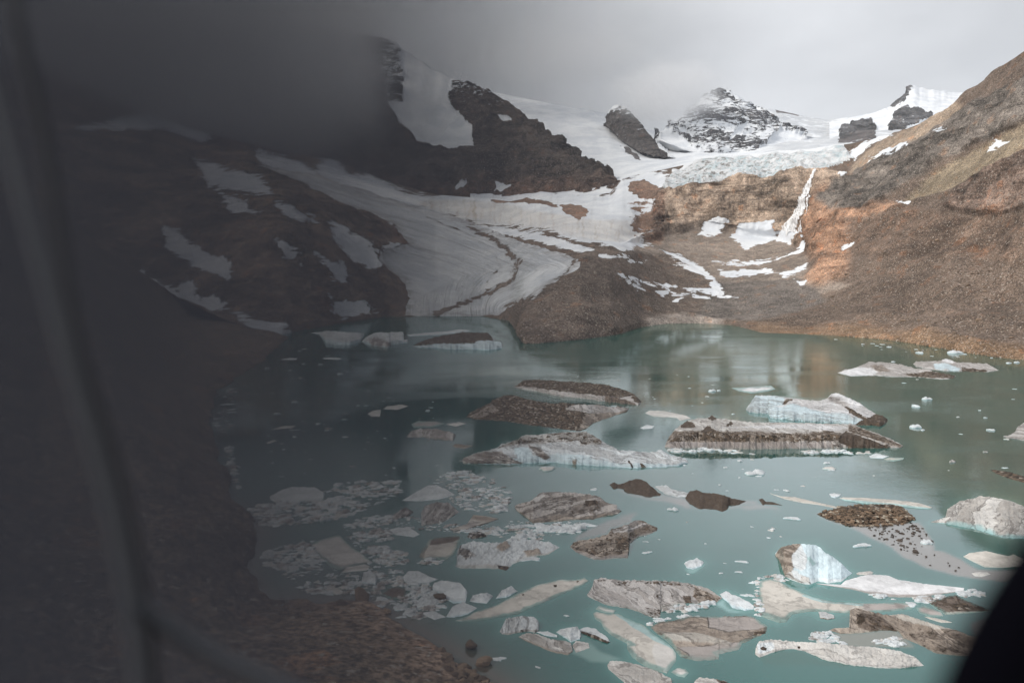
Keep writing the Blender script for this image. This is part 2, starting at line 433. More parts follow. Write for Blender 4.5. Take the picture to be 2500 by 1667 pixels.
# snow and ice
def snow(s, v=1.0, tint=None, b=None, soft=5, width=None):
    pl = R_P(s); width = width or (22. if pl[:, 0].min() > 1000 else 44.); x0, y0 = pl.min(0)-30; x1, y1 = pl.max(0)+30; m = np.zeros(SX.shape)
    bb = (wx > x0) & (wx < x1) & (wy > y0) & (wy < y1)
    d = polydist(pl, wx[bb], wy[bb], 1.6); ins = inpoly(pl, wx[bb], wy[bb])
    m[bb] = np.clip(.5+np.where(ins, d, -d)/width+.06, 0, 1)
    par1[..., 0] = np.maximum(par1[..., 0], m*v)
    if tint is not None: paint(sno1, m, tint)
    return m
for s in ('1680,545 1700,520 1790,515 1788,545 1715,570', '1600,540 1650,505 1680,515 1640,545', '1636,601 1700,603 1780,595 1858,563 1850,575 1800,592 1740,609 1680,606',
          '1650,623 1760,620 1790,628 1720,634 1655,632', '1790,628 1830,615 1858,603 1840,622 1800,633', '1520,575 1560,588 1610,612 1645,645 1640,652 1605,628 1545,594',
          '1640,650 1665,680 1692,684 1640,682 1628,660', '1420,632 1440,640 1475,670 1465,668', '1505,672 1535,670 1525,682', '1540,688 1560,686 1555,694',
          '1937,570 1965,562 1960,570 1940,578', '1822,640 1850,646 1840,653', '2065,472 2092,470 2085,476', '2262,355 2290,322 2316,328 2300,338',
          '1955,345 2040,318 2060,320 1990,350 1965,372', '2000,378 2040,352 2110,335 2060,360 2020,375', '2155,318 2175,306 2185,306 2165,322',
          '1930,415 1945,405 1950,410 1938,422', '1380,594 1440,590 1440,595 1385,599', '1780,548 1830,545 1850,555 1810,562'):
    snow(s, 1.0)
# thin meltwater lines on the moraine
for s in ('1420,630 1500,655 1600,665 1640,672 1640,676 1590,670 1500,662', '1540,600 1600,620 1640,640 1640,644 1590,625', '1475,650 1550,672 1640,690 1640,693 1545,678', '1440,600 1480,604 1480,608 1440,605'):
    snow(s, .85)
apron = snow('590,345 640,362 700,380 730,400 740,362 770,365 800,400 860,405 900,430 940,447 1000,452 1060,428 1130,462 1200,452 1250,430 1330,447 1405,447 1420,420 1450,405 1530,395 1530,420 1505,432 1512,470 1450,520 1500,540 1440,575 1350,550 1250,525 1100,515 960,480 850,450 740,410 600,380', 1.0)
stain = msk(R_P('940,470 1000,458 1140,465 1200,480 1330,500 1500,510 1500,560 1350,550 1240,530 1100,520 960,485'), 10)
paint(sno1, stain*apron*.4, (.84, .74, .62)); fan = sstep(.0, .45, fbm(np.stack([SX/7.+fbm(G1, 30, 3), SY/75., SX*0], -1), 1., 5, .6)); paint(sno1, fan*stain*apron*.75, (.62, .50, .40)); paint(sno1, sstep(.05, .5, fbm(np.stack([SX/12., SY/60., SX*0+4], -1), 1., 5, .6))*apron*.3, (.6, .58, .56))
paint(amp1, apron, 1.5); paint(rid1, apron, 0)
low = snow('1250,522 1350,535 1460,555 1500,560 1440,578 1380,565 1300,545', .9)
snow('1100,515 1200,530 1280,545 1360,572 1358,582 1290,570 1220,552 1120,530', .9)
for s in ('1283,472 1310,468 1345,478 1350,492 1330,503 1300,490', '1445,418 1480,413 1516,430 1502,455 1475,461 1446,442', '1130,455 1200,452 1278,468 1282,478 1240,470 1160,465 1135,470',
          '900,520 930,545 940,575 900,560', '1440,470 1500,440 1530,440 1520,560 1450,545'):
    m = msk(R_P(s), 1); v = .62 if s.startswith('1440,470') else 0
    par1[..., 0] *= 1-m*(1-v); paint(col1, m, (.23, .15, .11)); paint(amp1, m, 5)
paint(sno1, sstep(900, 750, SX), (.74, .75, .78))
# glacier tongue with flow lines
tong_p = R_P('600,380 740,405 850,445 960,472 1080,510 1200,556 1300,585 1332,600 1328,622 1250,665 1170,710 1150,724 1000,730 930,724 940,690 930,650 870,600 880,575 940,560 905,520 850,490 800,480 700,430')
tong = msk(tong_p, 2); par1[..., 0] = np.maximum(par1[..., 0], tong*.92)
flow = R_P('700,395 850,447 950,470 1080,512 1200,560 1290,588 1332,612 1290,645 1220,685 1160,712')
fd = polydist(flow, SX, SY, 1.0, False)
par1[..., 2] = np.where(tong > .5, fd/100.0+.02, 0); tedge = np.where(inpoly(tong_p, SX, SY), polydist(tong_p, wx, wy, 1.5), 0)
paint(sno1, tong, (.80, .80, .80)); paint(sno1, sstep(26, 2, tedge)*tong*.55*sstep(.3, .6, fbm(G1, 16, 5, .6)+.5), (.34, .30, .27)); paint(amp1, tong, 2.2); paint(rid1, tong, 0)
for pl, w, c in (('1080,520 1150,560 1190,600 1180,640 1110,680 1000,722', 7, .66), ('1320,600 1300,632 1220,680 1160,705', 5, .6), ('980,500 1080,540 1130,575 1150,610 1120,650', 3, .4)):
    m = sstep(w, w*.3, polydist(R_P(pl), wx, wy, 1.4, False))*c*tong
    m = sstep(w*2.2, 0, polydist(R_P(pl), wx, wy, 1.4, False))*c*tong; par1[..., 0] -= m*.85; paint(sno1, m*.5, (.5, .46, .42)); paint(col1, m, (.16, .13, .11))
# left rock band snow patches
for s in ('375,530 410,535 440,570 530,600 540,625 525,645 470,625 420,600 390,570', '325,625 370,655 410,672 435,650 460,690 500,690 520,715 480,718 420,700 370,680', '545,730 600,742 675,765 640,775 575,768',
          '450,370 520,390 600,410 620,450 560,445 480,430', '635,558 670,580 695,610 690,618 650,590', '760,515 790,530 850,560 870,600 860,620 800,590 770,550', '725,590 750,600 790,625 795,650 780,655 750,620',
          '755,690 790,695 830,700 860,720 800,728 775,730', '500,440 560,470 600,500 540,490', '640,470 700,500 720,515 660,500', '900,560 940,575 940,600 870,610 865,600', '180,300 480,230 540,280 460,330 380,300',
          '930,590 945,592 940,640 925,620'):
    snow(s, 1.0)
paint(amp1, par1[..., 0]*left, 1.5)
ifall_p = R_P('1520,428 1540,400 1580,374 1700,351 1850,344 1935,330 1945,345 1965,372 1900,388 1862,402 1800,408 1740,412 1690,416 1600,430 1550,440')
ifall = msk(ifall_p, 2); paint(amp1, ifall, 11); paint(rid1, ifall, .6)
edge = np.clip(rowt/10.0, 0, 1)[:, None]
amp1 *= edge
d1 = fbm(G1, 70, 4, .5)*(1-rid1)+rid1*(fbm(G1*np.array([1, 1, 1.6]), 60, 4, .55, True)*.8+fbm(G1, 26, 3, .5, off=5.)*.5)
D1 = amp1*d1*1.5
rgt = sstep(1850, 2050, SX)
D1 += rgt*fbm(G1*np.array([1, .55, .4]), 75, 4, .5, True, off=12.)*11*edge*(1-ol*.8)
D1 += mor*fbm(G1, 55, 3, .5, True, off=15.)*4*edge
cl_ = fbm(G1*np.array([1, .3, .16]), 42, 4, .5, True, off=6.)
D1 += cliff*cl_*13*edge
cleft = sstep(-.12, -.34, fbm(G1*np.array([1, .25, .12]), 30, 3, .5, True, off=26.))*cliff
D1 -= cleft*8; paint(col1, cleft*.55, (.13, .105, .09))
pale = sstep(30, 6, polydist(R_P('1500,741 1560,736 1640,741'), wx, wy, 2.2, False)); paint(col1, pale*.8, (.36, .31, .27)); par1[..., 1] *= 1-pale
D1 += sstep(.2, 1, par1[..., 1])*fbm(G1*np.array([.5, .5, 1.6]), 18, 2, .5, True, off=2.)*1.8
top_fade = np.clip((nr-1-rowt)/6.0, .35, 1)[:, None]
G1 = G1+N1*(D1*top_fade)[..., None]
# skirt under the water
under = G1[0]+np.array([0, -25, 0]); under[:, 2] = -10
G1s = np.concatenate([under[None], G1]); 
back = G1[-1]+np.array([0, 60, -90.]); G1s = np.concatenate([G1s, back[None]])
pad = lambda A: np.concatenate([A[:1], A, A[-1:]])
C1, R1, S1, TI, TT, CL, SXs, SYs = map(pad, (col1, par1, sno1, ifall, tong, cliff, SX, SY))
MO, AP = pad(mor), pad(apron)
NR = G1s.shape[0]
F1 = gridfaces(NR, nc)
fi = lambda A: A.reshape(-1)[F1].mean(1)
kind = np.zeros(len(F1), int)             # 0 hillside
kind[fi(SXs) < 1000] = 1                  # left mountainside
kind[fi(AP) > .5] = 2                     # upper glacier
kind[fi(TT) > .5] = 3                     # tongue
kind[fi(MO) > .5] = 4                     # moraine
kind[(fi(CL) > .5)] = 5
kind[fi(TI) > .5] = 6
names = {0: ('scree_slope', M_T, 'brown scree and rock slope rising to the right of the lake', 'hillside'),
         1: ('rocky_hillside', M_T, 'dark rocky mountainside with snow patches left of the lake', 'hillside'),
         2: ('snowfield', M_T, 'white snow apron under the dark mountain wall', 'snowfield'),
         3: ('glacier', M_T, 'grey glacier tongue curving down to the lake', 'glacier'),
         4: ('moraine', M_T, 'brown rubble moraine hill at the far shore beside the glacier tongue', 'moraine'),
         5: ('cliff', M_T, 'brown cliff band under the broken ice edge', 'cliff'),
         6: ('icefall', M_IF, 'broken blue white ice edge hanging over the brown cliff', 'icefall')}
def submesh(name, V, F, mat, attrs):
    u, inv = np.unique(F, return_inverse=True)
    return mesh(name, V[u], inv.reshape(F.shape), mat, attrs={k: a[u] for k, a in attrs.items()})
V1 = G1s.reshape(-1, 3)
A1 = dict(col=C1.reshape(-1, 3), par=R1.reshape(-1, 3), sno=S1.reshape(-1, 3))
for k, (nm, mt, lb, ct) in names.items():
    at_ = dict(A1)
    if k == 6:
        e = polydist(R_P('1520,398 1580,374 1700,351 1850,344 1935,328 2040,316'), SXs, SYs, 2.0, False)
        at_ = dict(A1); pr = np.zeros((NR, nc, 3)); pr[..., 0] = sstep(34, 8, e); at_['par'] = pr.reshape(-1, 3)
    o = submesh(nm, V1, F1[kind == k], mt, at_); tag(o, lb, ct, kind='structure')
# waterfall draped over the cliff
wfp = [R_P('1869,404 1875,408 1864,450 1853,480 1842,510 1830,555 1806,553 1813,520 1824,492 1842,462 1857,430'), R_P('1864,455 1868,460 1860,500 1840,549 1836,547 1853,500')]
cxp, cyp = fi(SXs), fi(SYs)
wob2 = fbm(np.stack([cxp/14, cyp/30, cxp*0], -1), 1.0, 3)*5
sel = inpoly(wfp[0], cxp+wob2, cyp) | inpoly(wfp[1], cxp+wob2, cyp)
t = NT('falling_water'); x, y, z = t.xyz(t.obj())[:3]
nn = t.noise(1.0, 4, .7, vec=t.comb(t.math('MULTIPLY', x, .5), t.math('MULTIPLY', y, .3), t.math('MULTIPLY', z, .06)))
bs = t.n('ShaderNodeBsdfDiffuse'); bs.inputs[0].default_value = (.88, .88, .88, 1); tr = t.n('ShaderNodeBsdfTransparent'); mx = t.n('ShaderNodeMixShader')
t.l(t.ramp(nn, .34, .56, .35, 1.0), mx.inputs[0]); t.l(tr.outputs[0], mx.inputs[1]); t.l(bs.outputs[0], mx.inputs[2]); t.l(mx.outputs[0], t.out.inputs[0])
NN = pad(N1).reshape(-1, 3)
o = submesh('waterfall', V1+NN*1.6+np.array([0, -1.5, 0]), F1[sel], t.m, {})
tag(o, 'thin white waterfall running down the brown cliff under the icefall', 'waterfall')

# --- mountains behind
def mountain(name, label, lines_, xs, rows, amp, colr, snowf, strata=.8, ridged=1, sm=3, seed=0., scale=90., cat='mountain', extra=None, jag=5.):
    X, Y, G = loft(lines_, xs, rows, sm, 1, jag)
    n = normals(G); n = np.where(n[..., 1:2] > 0, -n, n)
    if ridged: d = fbm(G*np.array([1, 1, 1.5]), scale, 7, .58, True, off=seed)*.9+fbm(G, scale*.3, 5, .55, off=seed+3)*.5
    else: d = fbm(G, scale, 6, .5, off=seed)
    col = np.zeros(G.shape)+np.array(colr); par = np.zeros(G.shape); par[..., 1] = strata; sno = np.ones(G.shape)
    wx_ = X+fbm(G, 60, 4, off=1.)*9; wy_ = Y+fbm(G, 60, 4, off=6.)*6
    A = np.full(X.shape, float(amp))
    snowf(X, Y, wx_, wy_, par, col, sno, A, G)
    fade = np.clip((len(X)-1-np.arange(len(X)))/5., .4, 1)[:, None]
    G = G+n*(d*A*fade)[..., None]
    bk = G[-1]+np.array([0, 90, -170.]); bk2 = G[0]+np.array([0, 40, -200.])
    G = np.concatenate([G, bk[None]])
    par, col, sno = (np.concatenate([a, a[-1:]]) for a in (par, col, sno))
    o = mesh(name, G, gridfaces(*G.shape[:2]), M_T, attrs=dict(col=col.reshape(-1, 3), par=par.reshape(-1, 3), sno=sno.reshape(-1, 3)))
    tag(o, label, cat, kind='structure'); return o
def sf_massif(X, Y, wx, wy, par, col, sno, A, G):
    sno *= .88  # snow colour dimmed to imitate shade under the cloud
    m = blur(blur(sum(inpoly(R_P(s), wx, wy).astype(float) for s in (
        '915,95 950,130 1000,165 1040,180 1030,230 1045,260 1085,300 1090,345 1030,345 960,330 920,285 890,240 925,235 930,180',
        '1140,268 1180,282 1175,290 1150,285', '1055,415 1075,425 1070,432 1048,440', '1140,425 1180,428 1160,445 1135,448')).clip(0, 1), 1, 0), 1, 1)
    par[..., 0] = m; A *= 1-.85*m
    ln = sstep(6, 2, polydist(R_P('905,100 950,137 1000,170 1040,186'), wx, wy, 1., False)+fbm(G, 40, 4, off=3.)*6); m = m*(1-ln*.7)
    dust = sstep(300, 180, Y)*.50*sstep(820, 900, X); par[..., 0] = np.maximum(par[..., 0], dust*(1-m)+m)
    lowr = sstep(400, 450, Y)*.8; col[:] = col+(np.array((.15, .095, .07))-col)*lowr[..., None]
mountain('mountain', 'dark rock mountain half hidden in cloud above the glacier tongue', [
    [(-260, 520, 1700), (300, 460, 1640), (700, 440, 1700), (900, 450, 1740), (1050, 480, 1690), (1200, 500, 1600), (1330, 490, 1530), (1400, 470, 1500), (1425, 460, 1510)],
    [(-260, 450, 1750), (300, 400, 1660), (740, 372, 1760), (800, 400, 1740), (900, 425, 1750), (1000, 446, 1715), (1060, 428, 1700), (1130, 461, 1640), (1200, 454, 1620), (1250, 430, 1610), (1330, 446, 1560), (1390, 446, 1540), (1405, 436, 1540), (1425, 440, 1560)],
    [(-260, 260, 2000), (300, 260, 1900), (700, 240, 1950), (900, 280, 1950), (1050, 310, 1900), (1200, 350, 1800), (1330, 400, 1660), (1400, 425, 1590), (1425, 438, 1580)],
    [(-260, 60, 2350), (300, 60, 2350), (500, 60, 2300), (700, 50, 2300), (800, 75, 2280), (860, 88, 2250), (905, 96, 2240), (950, 132, 2200), (1000, 165, 2180), (1040, 180, 2150), (1100, 200, 2100), (1150, 226, 2050), (1200, 262, 2000), (1250, 300, 1920), (1290, 330, 1850), (1330, 368, 1780), (1370, 384, 1720), (1400, 404, 1650), (1425, 436, 1600)]],
    np.arange(-260, 1426, 3.0), [8, 70, 80], 26, (.062, .049, .041), sf_massif, .8, 1, 2, 4.)
def sf_snow(X, Y, wx, wy, par, col, sno, A, G):
    par[..., 0] = 1.0
    for s in ('1440,340 1470,362 1475,372 1440,352 1425,335', '1895,235 1935,240 1930,248 1900,243', '1770,245 1800,255 1840,264 1835,268 1790,260', '1925,320 1945,290 2005,282 2012,318 1990,328 1925,330'):
        m = blur(inpoly(R_P(s), wx, wy).astype(float), 1, 0); par[..., 0] *= 1-m; col[:] = col+(np.array((.12, .11, .11))-col)*m[..., None]; A += m*10
    crack = sstep(.15, .4, fbm(G*np.array([1, .5, 3]), 50, 5, .6, True))*sstep(1720, 1800, X)*.25
    sno *= (1-crack)[..., None]
mountain('snowfield', 'high snow plateau and ice dome behind the cliff under the clouds', [
    [(1080, 500, 1480), (1420, 440, 1480), (1500, 405, 1400), (1600, 382, 1385), (1750, 360, 1355), (1850, 352, 1325), (2000, 338, 1300), (2200, 330, 1300), (2350, 330, 1400)],
    [(1080, 350, 2000), (1300, 345, 2000), (1420, 372, 1850), (1500, 372, 1800), (1600, 352, 1900), (1700, 350, 1900), (1850, 333, 1900), (2000, 318, 1900), (2200, 300, 1900), (2350, 300, 1900)],
    [(1080, 200, 2800), (1150, 215, 2700), (1250, 235, 2600), (1400, 262, 2500), (1480, 295, 2500), (1520, 305, 2600), (1600, 320, 2650), (1700, 300, 2700), (1760, 248, 2850), (1800, 256, 2850), (1860, 268, 2850), (1900, 275, 2850), (1935, 270, 2800), (2000, 262, 2750), (2100, 250, 2700), (2350, 230, 2700)]],
    np.arange(1080, 2350, 3.0), [60, 80], 7, (.10, .095, .095), sf_snow, .3, 0, 6, 8., 120., 'snowfield', jag=1.2)
def sf_tooth(X, Y, wx, wy, par, col, sno, A, G):
    par[..., 0] = .22+.45*sstep(275, 245, Y)+.25*sstep(330, 270, Y)*sstep(1440, 1500, X); m = inpoly(R_P('1480,290 1510,310 1545,355 1560,372 1535,366 1500,320'), wx, wy); par[..., 0] = np.where(m, 1, par[..., 0])
mountain('rock_spire', 'dark rock tooth sticking out of the snowfield below the cloud', [
    [(1388, 300, 2480), (1405, 316, 2330), (1430, 340, 2250), (1470, 368, 2080), (1520, 380, 2000), (1550, 384, 1960)],
    [(1388, 288, 2330), (1405, 300, 2240), (1430, 326, 2110), (1470, 354, 1940), (1500, 362, 1880), (1520, 367, 1850), (1550, 371, 1820)],
    [(1388, 287, 2340), (1394, 284, 2330), (1398, 262, 2320), (1404, 250, 2300), (1416, 242, 2280), (1434, 244, 2250), (1448, 256, 2220), (1460, 270, 2180), (1475, 288, 2130), (1500, 320, 2030), (1525, 342, 1950), (1540, 362, 1880), (1550, 370, 1840)]],
    np.arange(1386, 1551, 1.4), [6, 90], 11, (.075, .068, .066), sf_tooth, .7, 1, 0, 14., 60.)
def sf_peak(X, Y, wx, wy, par, col, sno, A, G):
    par[..., 0] = .52
    band = np.sin((Y-.12*(X-1650))/9.0+fbm(G, 150, 3)*4)
    par[..., 0] += band*.10
    for s, v in (('1510,300 1560,295 1545,310 1600,345 1640,358 1530,365', 1), ('1660,205 1700,220 1740,250 1745,262 1700,238 1665,216', .9), ('1760,330 1790,300 1840,315 1850,350 1740,350', 1),
                 ('1670,330 1700,290 1715,285 1700,320', .9), ('1560,290 1600,320 1590,325 1550,300', .8), ('1750,255 1800,275 1850,300 1850,310 1790,285', .9)):
        m = blur(inpoly(R_P(s), wx, wy).astype(float), 1, 0); par[..., 0] = np.maximum(par[..., 0], m*v); A *= 1-.85*m
mountain('mountain', 'central rocky peak dusted with snow, its top touching the cloud', [
    [(1500, 335, 2150), (1560, 362, 2100), (1640, 378, 2050), (1740, 372, 2050), (1850, 350, 2150)],
    [(1500, 312, 2120), (1530, 328, 2050), (1560, 340, 1990), (1600, 350, 1940), (1640, 357, 1900), (1740, 352, 1900), (1770, 346, 1930), (1800, 334, 2020), (1850, 322, 2120)],
    [(1500, 308, 2250), (1520, 300, 2270), (1540, 292, 2300), (1570, 270, 2330), (1600, 241, 2360), (1620, 224, 2380), (1640, 211, 2400), (1665, 206, 2420), (1700, 222, 2400), (1725, 242, 2370), (1745, 252, 2350), (1770, 270, 2320), (1800, 284, 2280), (1825, 292, 2250), (1842, 300, 2220), (1850, 316, 2180)]],
    np.arange(1505, 1851, 2.0), [8, 120], 24, (.080, .080, .088), sf_peak, 1.0, 1, 1, 21., 110.)
def sf_peak2(X, Y, wx, wy, par, col, sno, A, G):
    par[..., 0] = 1.0; rk = np.zeros(X.shape)
    for s in ('2028,252 2050,235 2075,210 2098,197 2090,215 2060,240', '2036,318 2050,270 2080,248 2120,258 2142,275 2100,290 2060,312', '1922,328 1930,296 1960,288 2005,281 2016,300 2010,320 1980,330'):
        rk = np.maximum(rk, inpoly(R_P(s), wx, wy))
    rk = blur(rk.astype(float), 1, 0); par[..., 0] = 1-.72*rk; A *= .35+rk
mountain('mountain', 'pointed snowy summit with dark rock bands in front of the pale sky, farthest right', [
    [(1905, 330, 2000), (2000, 340, 1980), (2100, 330, 1950), (2300, 300, 1950)],
    [(1905, 290, 2300), (2000, 285, 2250), (2100, 270, 2200), (2300, 255, 2200)],
    [(1905, 282, 2700), (1960, 268, 2700), (2010, 258, 2680), (2040, 246, 2650), (2065, 222, 2620), (2085, 203, 2600), (2100, 194, 2600), (2112, 202, 2600), (2150, 207, 2600), (2200, 212, 2600), (2240, 210, 2600), (2300, 215, 2600)]],
    np.arange(1905, 2300, 2.2), [50, 60], 15, (.10, .10, .105), sf_peak2, .9, 1, 2, 33., 90.)

# --- near left slope, from the lake up to the left
def loft_idx(lines_, ns, rows):
    """lines of world points -> grid"""
    out = []
    for l in lines_:
        l = np.array(l, float); u = np.linspace(0, 1, len(l)); v = np.linspace(0, 1, ns)
        out.append(np.stack([np.interp(v, u, l[:, k]) for k in range(3)], -1))
    G = []
    for k in range(len(out)-1):
        ts = np.linspace(0, 1, rows[k], endpoint=(k == len(out)-2))
        for t_ in ts: G.append(out[k]*(1-t_)+out[k+1]*t_)
    return np.array(G)
shx = [(668, 772), (600, 835), (500, 900), (480, 970), (530, 1110), (600, 1222), (572, 1300), (620, 1372), (850, 1383), (960, 1442), (1090, 1520), (1200, 1600), (1350, 1750)]
sh = [tuple(at(x*KD, y*KD, WD(y))) for x, y in shx]
sh_u = [(p[0], p[1]-3, -6.0) for p in sh]
def zline(L):
    return [tuple(at(x*KD, y*KD, dw(y*KD, z))) for x, y, z in L]
def dline(L):
    return [tuple(at(x*KD, y*KD, d)) for x, y, d in L]
l1 = zline([(575, 753, 8), (450, 725, 15), (330, 760, 18), (300, 860, 18), (340, 1050, 13), (400, 1190, 9), (430, 1330, 7), (520, 1470, 4), (740, 1500, 3.2), (860, 1570, 3), (980, 1660, 3), (1080, 1760, 3), (1150, 1900, 5)])
l2 = dline([(420, 693, 670), (340, 640, 600), (200, 600, 500), (150, 640, 400), (100, 720, 300), (100, 900, 220), (100, 1100, 165), (150, 1300, 126), (250, 1480, 106), (500, 1600, 94), (650, 1700, 85), (800, 1850, 76), (900, 2000, 66)])
l3 = dline([(150, 530, 640), (40, 450, 560), (-150, 380, 460), (-200, 420, 360), (-260, 600, 250), (-260, 850, 180), (-220, 1100, 140), (-150, 1400, 104), (0, 1600, 88), (200, 1750, 78), (400, 1850, 74), (500, 2000, 68), (600, 2200, 60)])
G0 = loft_idx([sh_u, sh, l1, l2, l3], 700, [4, 90, 90, 70])
G0 = blur(blur(G0, 10, 1), 4, 0)
G0[..., 0] += fbm(G0, 26, 4, .55, off=41.)*4.5; G0[..., 1] += fbm(G0, 26, 4, .55, off=47.)*4.5
n0 = normals(G0); n0 = np.where(n0[..., 2:3] < 0, -n0, n0)
e0 = np.clip((np.arange(G0.shape[0])-3)/10., 0, 1)[:, None]
d0 = fbm(G0, 30, 6, .55)*3.2+fbm(G0, 9, 4, .55, True, off=4)*.7
n_s = G0.shape[1]; u0 = np.linspace(0, 1, n_s)[None, :]*np.ones((G0.shape[0], 1))
nearf = sstep(.55, .75, u0)
G0 = G0+n0*(d0*e0*(1-.72*nearf))[..., None]
c0 = np.zeros(G0.shape)+np.array((.19, .145, .11))
c0 += (np.array((.27, .195, .145))-c0)*(sstep(.55, .66, u0)*sstep(140, 40, np.arange(G0.shape[0])[:, None]*np.ones((1, n_s))))[..., None]
p0 = np.zeros(G0.shape)
ls = mesh('hillside', G0, gridfaces(*G0.shape[:2]), M_T, attrs=dict(col=c0.reshape(-1, 3), par=p0.reshape(-1, 3), sno=np.ones((c0.shape[0]*c0.shape[1], 3))))
tag(ls, 'near brown scree bank running down the left side of the lake', 'hillside', kind='structure')

# ------------------------------------------------------------------ floating ice
BERGS = []
def envelope(poly, xs):
    poly = np.asarray(poly); q = np.roll(poly, -1, 0)
    lo = np.full(len(xs), np.nan); hi = np.full(len(xs), np.nan)
    for (a, b), (c, d) in zip(poly, q):
        if a == c: continue
        m = (xs >= min(a, c)) & (xs <= max(a, c)); yy = b+(d-b)*(xs-a)/(c-a)
        lo = np.where(m, np.fmin(lo, yy), lo); hi = np.where(m, np.fmax(hi, yy), hi)
    return lo, hi
PAL = dict(white=(.74, .78, .80), snow=(.76, .76, .77), blue=(.64, .76, .81), cream=(.62, .585, .53), grey=(.52, .48, .45), tan=(.46, .39, .33),
           brown=(.20, .155, .125), dirty=(.60, .57, .55), pale=(.68, .66, .63), teal=(.42, .58, .58), silt=(.42, .38, .36))
def berg(name, label, cat, poly, s=.7, face=.25, top='dirty', side=None, rock=0., siderock=0., dirt=.3, sidedirt=None, dirv=(.2, 1), per=2.6,
         amp=.5, asc=9., patches=(), smoothice=0., mud=0., film=0., halo=0., group=None, jag=1.0, gpow=1.0, seed=None, split=True):
    side = side or top; sidedirt = dirt if sidedirt is None else sidedirt
    poly = np.asarray(poly, float)
    x0, x1 = poly[:, 0].min()+.3, poly[:, 0].max()-.3
    nc_ = int(np.clip((x1-x0)/1.25, 14, 520)); xs = np.linspace(x0, x1, nc_)
    yt, yb = envelope(poly, xs)
    sd = (hash(label) % 1000)/7. if seed is None else seed
    sd = sum(ord(c)*(i+3) for i, c in enumerate(label)) % 997/7.
    hh = yb-yt; mh = max(hh.max(), 1)
    q = np.stack([xs/9., xs*0+sd, xs*0], -1)
    j = np.minimum(hh*.13, 3.0)*jag
    yt = yt+fbm(q, 1.0, 4, .6)*j*1.3; yb = yb+fbm(q, 1.6, 3, .5, off=7.)*j*.8
    hh = np.maximum(yb-yt, .25)
    yt = yb-hh
    Df = dw(yb); Dt = dw(yt); Dc = Df+s*(Dt-Df)
    n = int(np.clip(mh/1.3, 6, 110))
    ts = np.linspace(0, 1, n)
    g = np.where(ts < face, .12*ts/max(face, 1e-3), .12+.88*((ts-face)/(1-face))**gpow) if face > 0 else ts**gpow
    Y = yb[None]+(yt-yb)[None]*ts[:, None]; D = Df[None]+(Dc-Df)[None]*g[:, None]
    Xg = np.broadcast_to(xs, Y.shape)
    G = at(Xg, Y, D)
    nrm = normals(G); nrm = np.where(nrm[..., 2:3] < 0, -nrm, nrm)
    size = np.clip((Dt-Df)*.25, .1, 6)
    tap = (np.clip(ts/.12, 0, 1)*np.clip((1-ts)/.06, .25, 1))[:, None]*np.clip((hh/mh)*2.5, 0, 1)[None]
    d = (fbm(G, asc, 6, .58, off=sd)*.8+fbm(G, asc*.35, 4, .6, True, off=sd+2)*.28)*amp
    G = G+nrm*(d*tap)[..., None]
    G[..., 2] = np.maximum(G[..., 2], .05*np.clip(ts/.04, 0, 1)[:, None]*np.ones_like(G[..., 2]))
    # seam coordinate
    dv = np.array(dirv, float); dv /= np.linalg.norm(dv)
    seamc = (G[..., 0]*dv[0]+(G[..., 1]*.35+G[..., 2]*1.2)*dv[1])/per
    fm = sstep(face+.06, face-.06, ts[:, None]+fbm(G, 5., 3, off=sd+9)*.14)*(1 if face > 0 else 0)
    mixc = lambda a, b: np.asarray(a)[None, None]*(1-fm[..., None])+np.asarray(b)[None, None]*fm[..., None]
    col = mixc(PAL[top], PAL[side])
    par = np.zeros(G.shape); par[..., 0] = rock*(1-fm)+siderock*fm; par[..., 1] = dirt*(1-fm)+sidedirt*fm; par[..., 2] = seamc/100.
    aux = np.zeros(G.shape); aux[..., 0] = film; aux[..., 1] = mud; aux[..., 2] = smoothice
    # wet bluish foot at the water line
    foot = sstep(.10, .0, ts)[:, None]*np.ones_like(Y)*.5
    wxx = Xg+fbm(G, 3., 3, off=sd+4)*5; wyy = Y+fbm(G, 3., 3, off=sd+5)*3
    for pp, dct in patches:
        m = blur(blur(inpoly(pp, wxx, wyy).astype(float), 1, 0), 1, 1)
        if 'c' in dct: col = col+(np.array(PAL[dct['c']])-col)*m[..., None]
        for kk, ch in (('rock', (par, 0)), ('dirt', (par, 1)), ('film', (aux, 0)), ('mud', (aux, 1)), ('smooth', (aux, 2))):
            if kk in dct: ch[0][..., ch[1]] = ch[0][..., ch[1]]*(1-m)+dct[kk]*m
        if 'up' in dct:
            mm = blur(blur(m, 5, 0), 5, 1); G[..., 2] += mm*dct['up']
    col = col*(1-foot[..., None])+col*np.array((.72, .88, .88))*foot[..., None]
    if s > .92:                             # awash rim of flat floes
        e = polydist(poly, Xg, Y, 1.6); rim = sstep(9, 0, e+fbm(G, 2.5, 4, .6, off=sd+6)*9)*.8
        col = col*(1-rim[..., None])+np.array((.17, .31, .29))*rim[..., None]; aux[..., 2] = np.maximum(aux[..., 2], rim)
    # back side and the part under water
    c = G[-1]; rows_ = [G]
    zc = np.maximum(c[:, 2], .02)
    run = np.maximum(Dt-Dc, .1)
    for f_, zf in ((.25, .75), (.6, .3), (1.0, -.02)):
        b = c.copy(); k = (Dc+run*f_*.98)/Dc; b[:, 0] = c[:, 0]*k; b[:, 1] = c[:, 1]*k; b[:, 2] = zc*zf; rows_.append(b[None])
    b = rows_[-1][0].copy(); b[:, 2] = -1.5; rows_.append(b[None])
    fr = G[0].copy(); fr[:, 2] = -1.5; 
    GG = np.concatenate([fr[None]]+rows_)
    pd = lambda A: np.concatenate([A[:1], A]+[A[-1:]]*4)
    nrr = GG.shape[0]
    F = gridfaces(nrr, nc_)
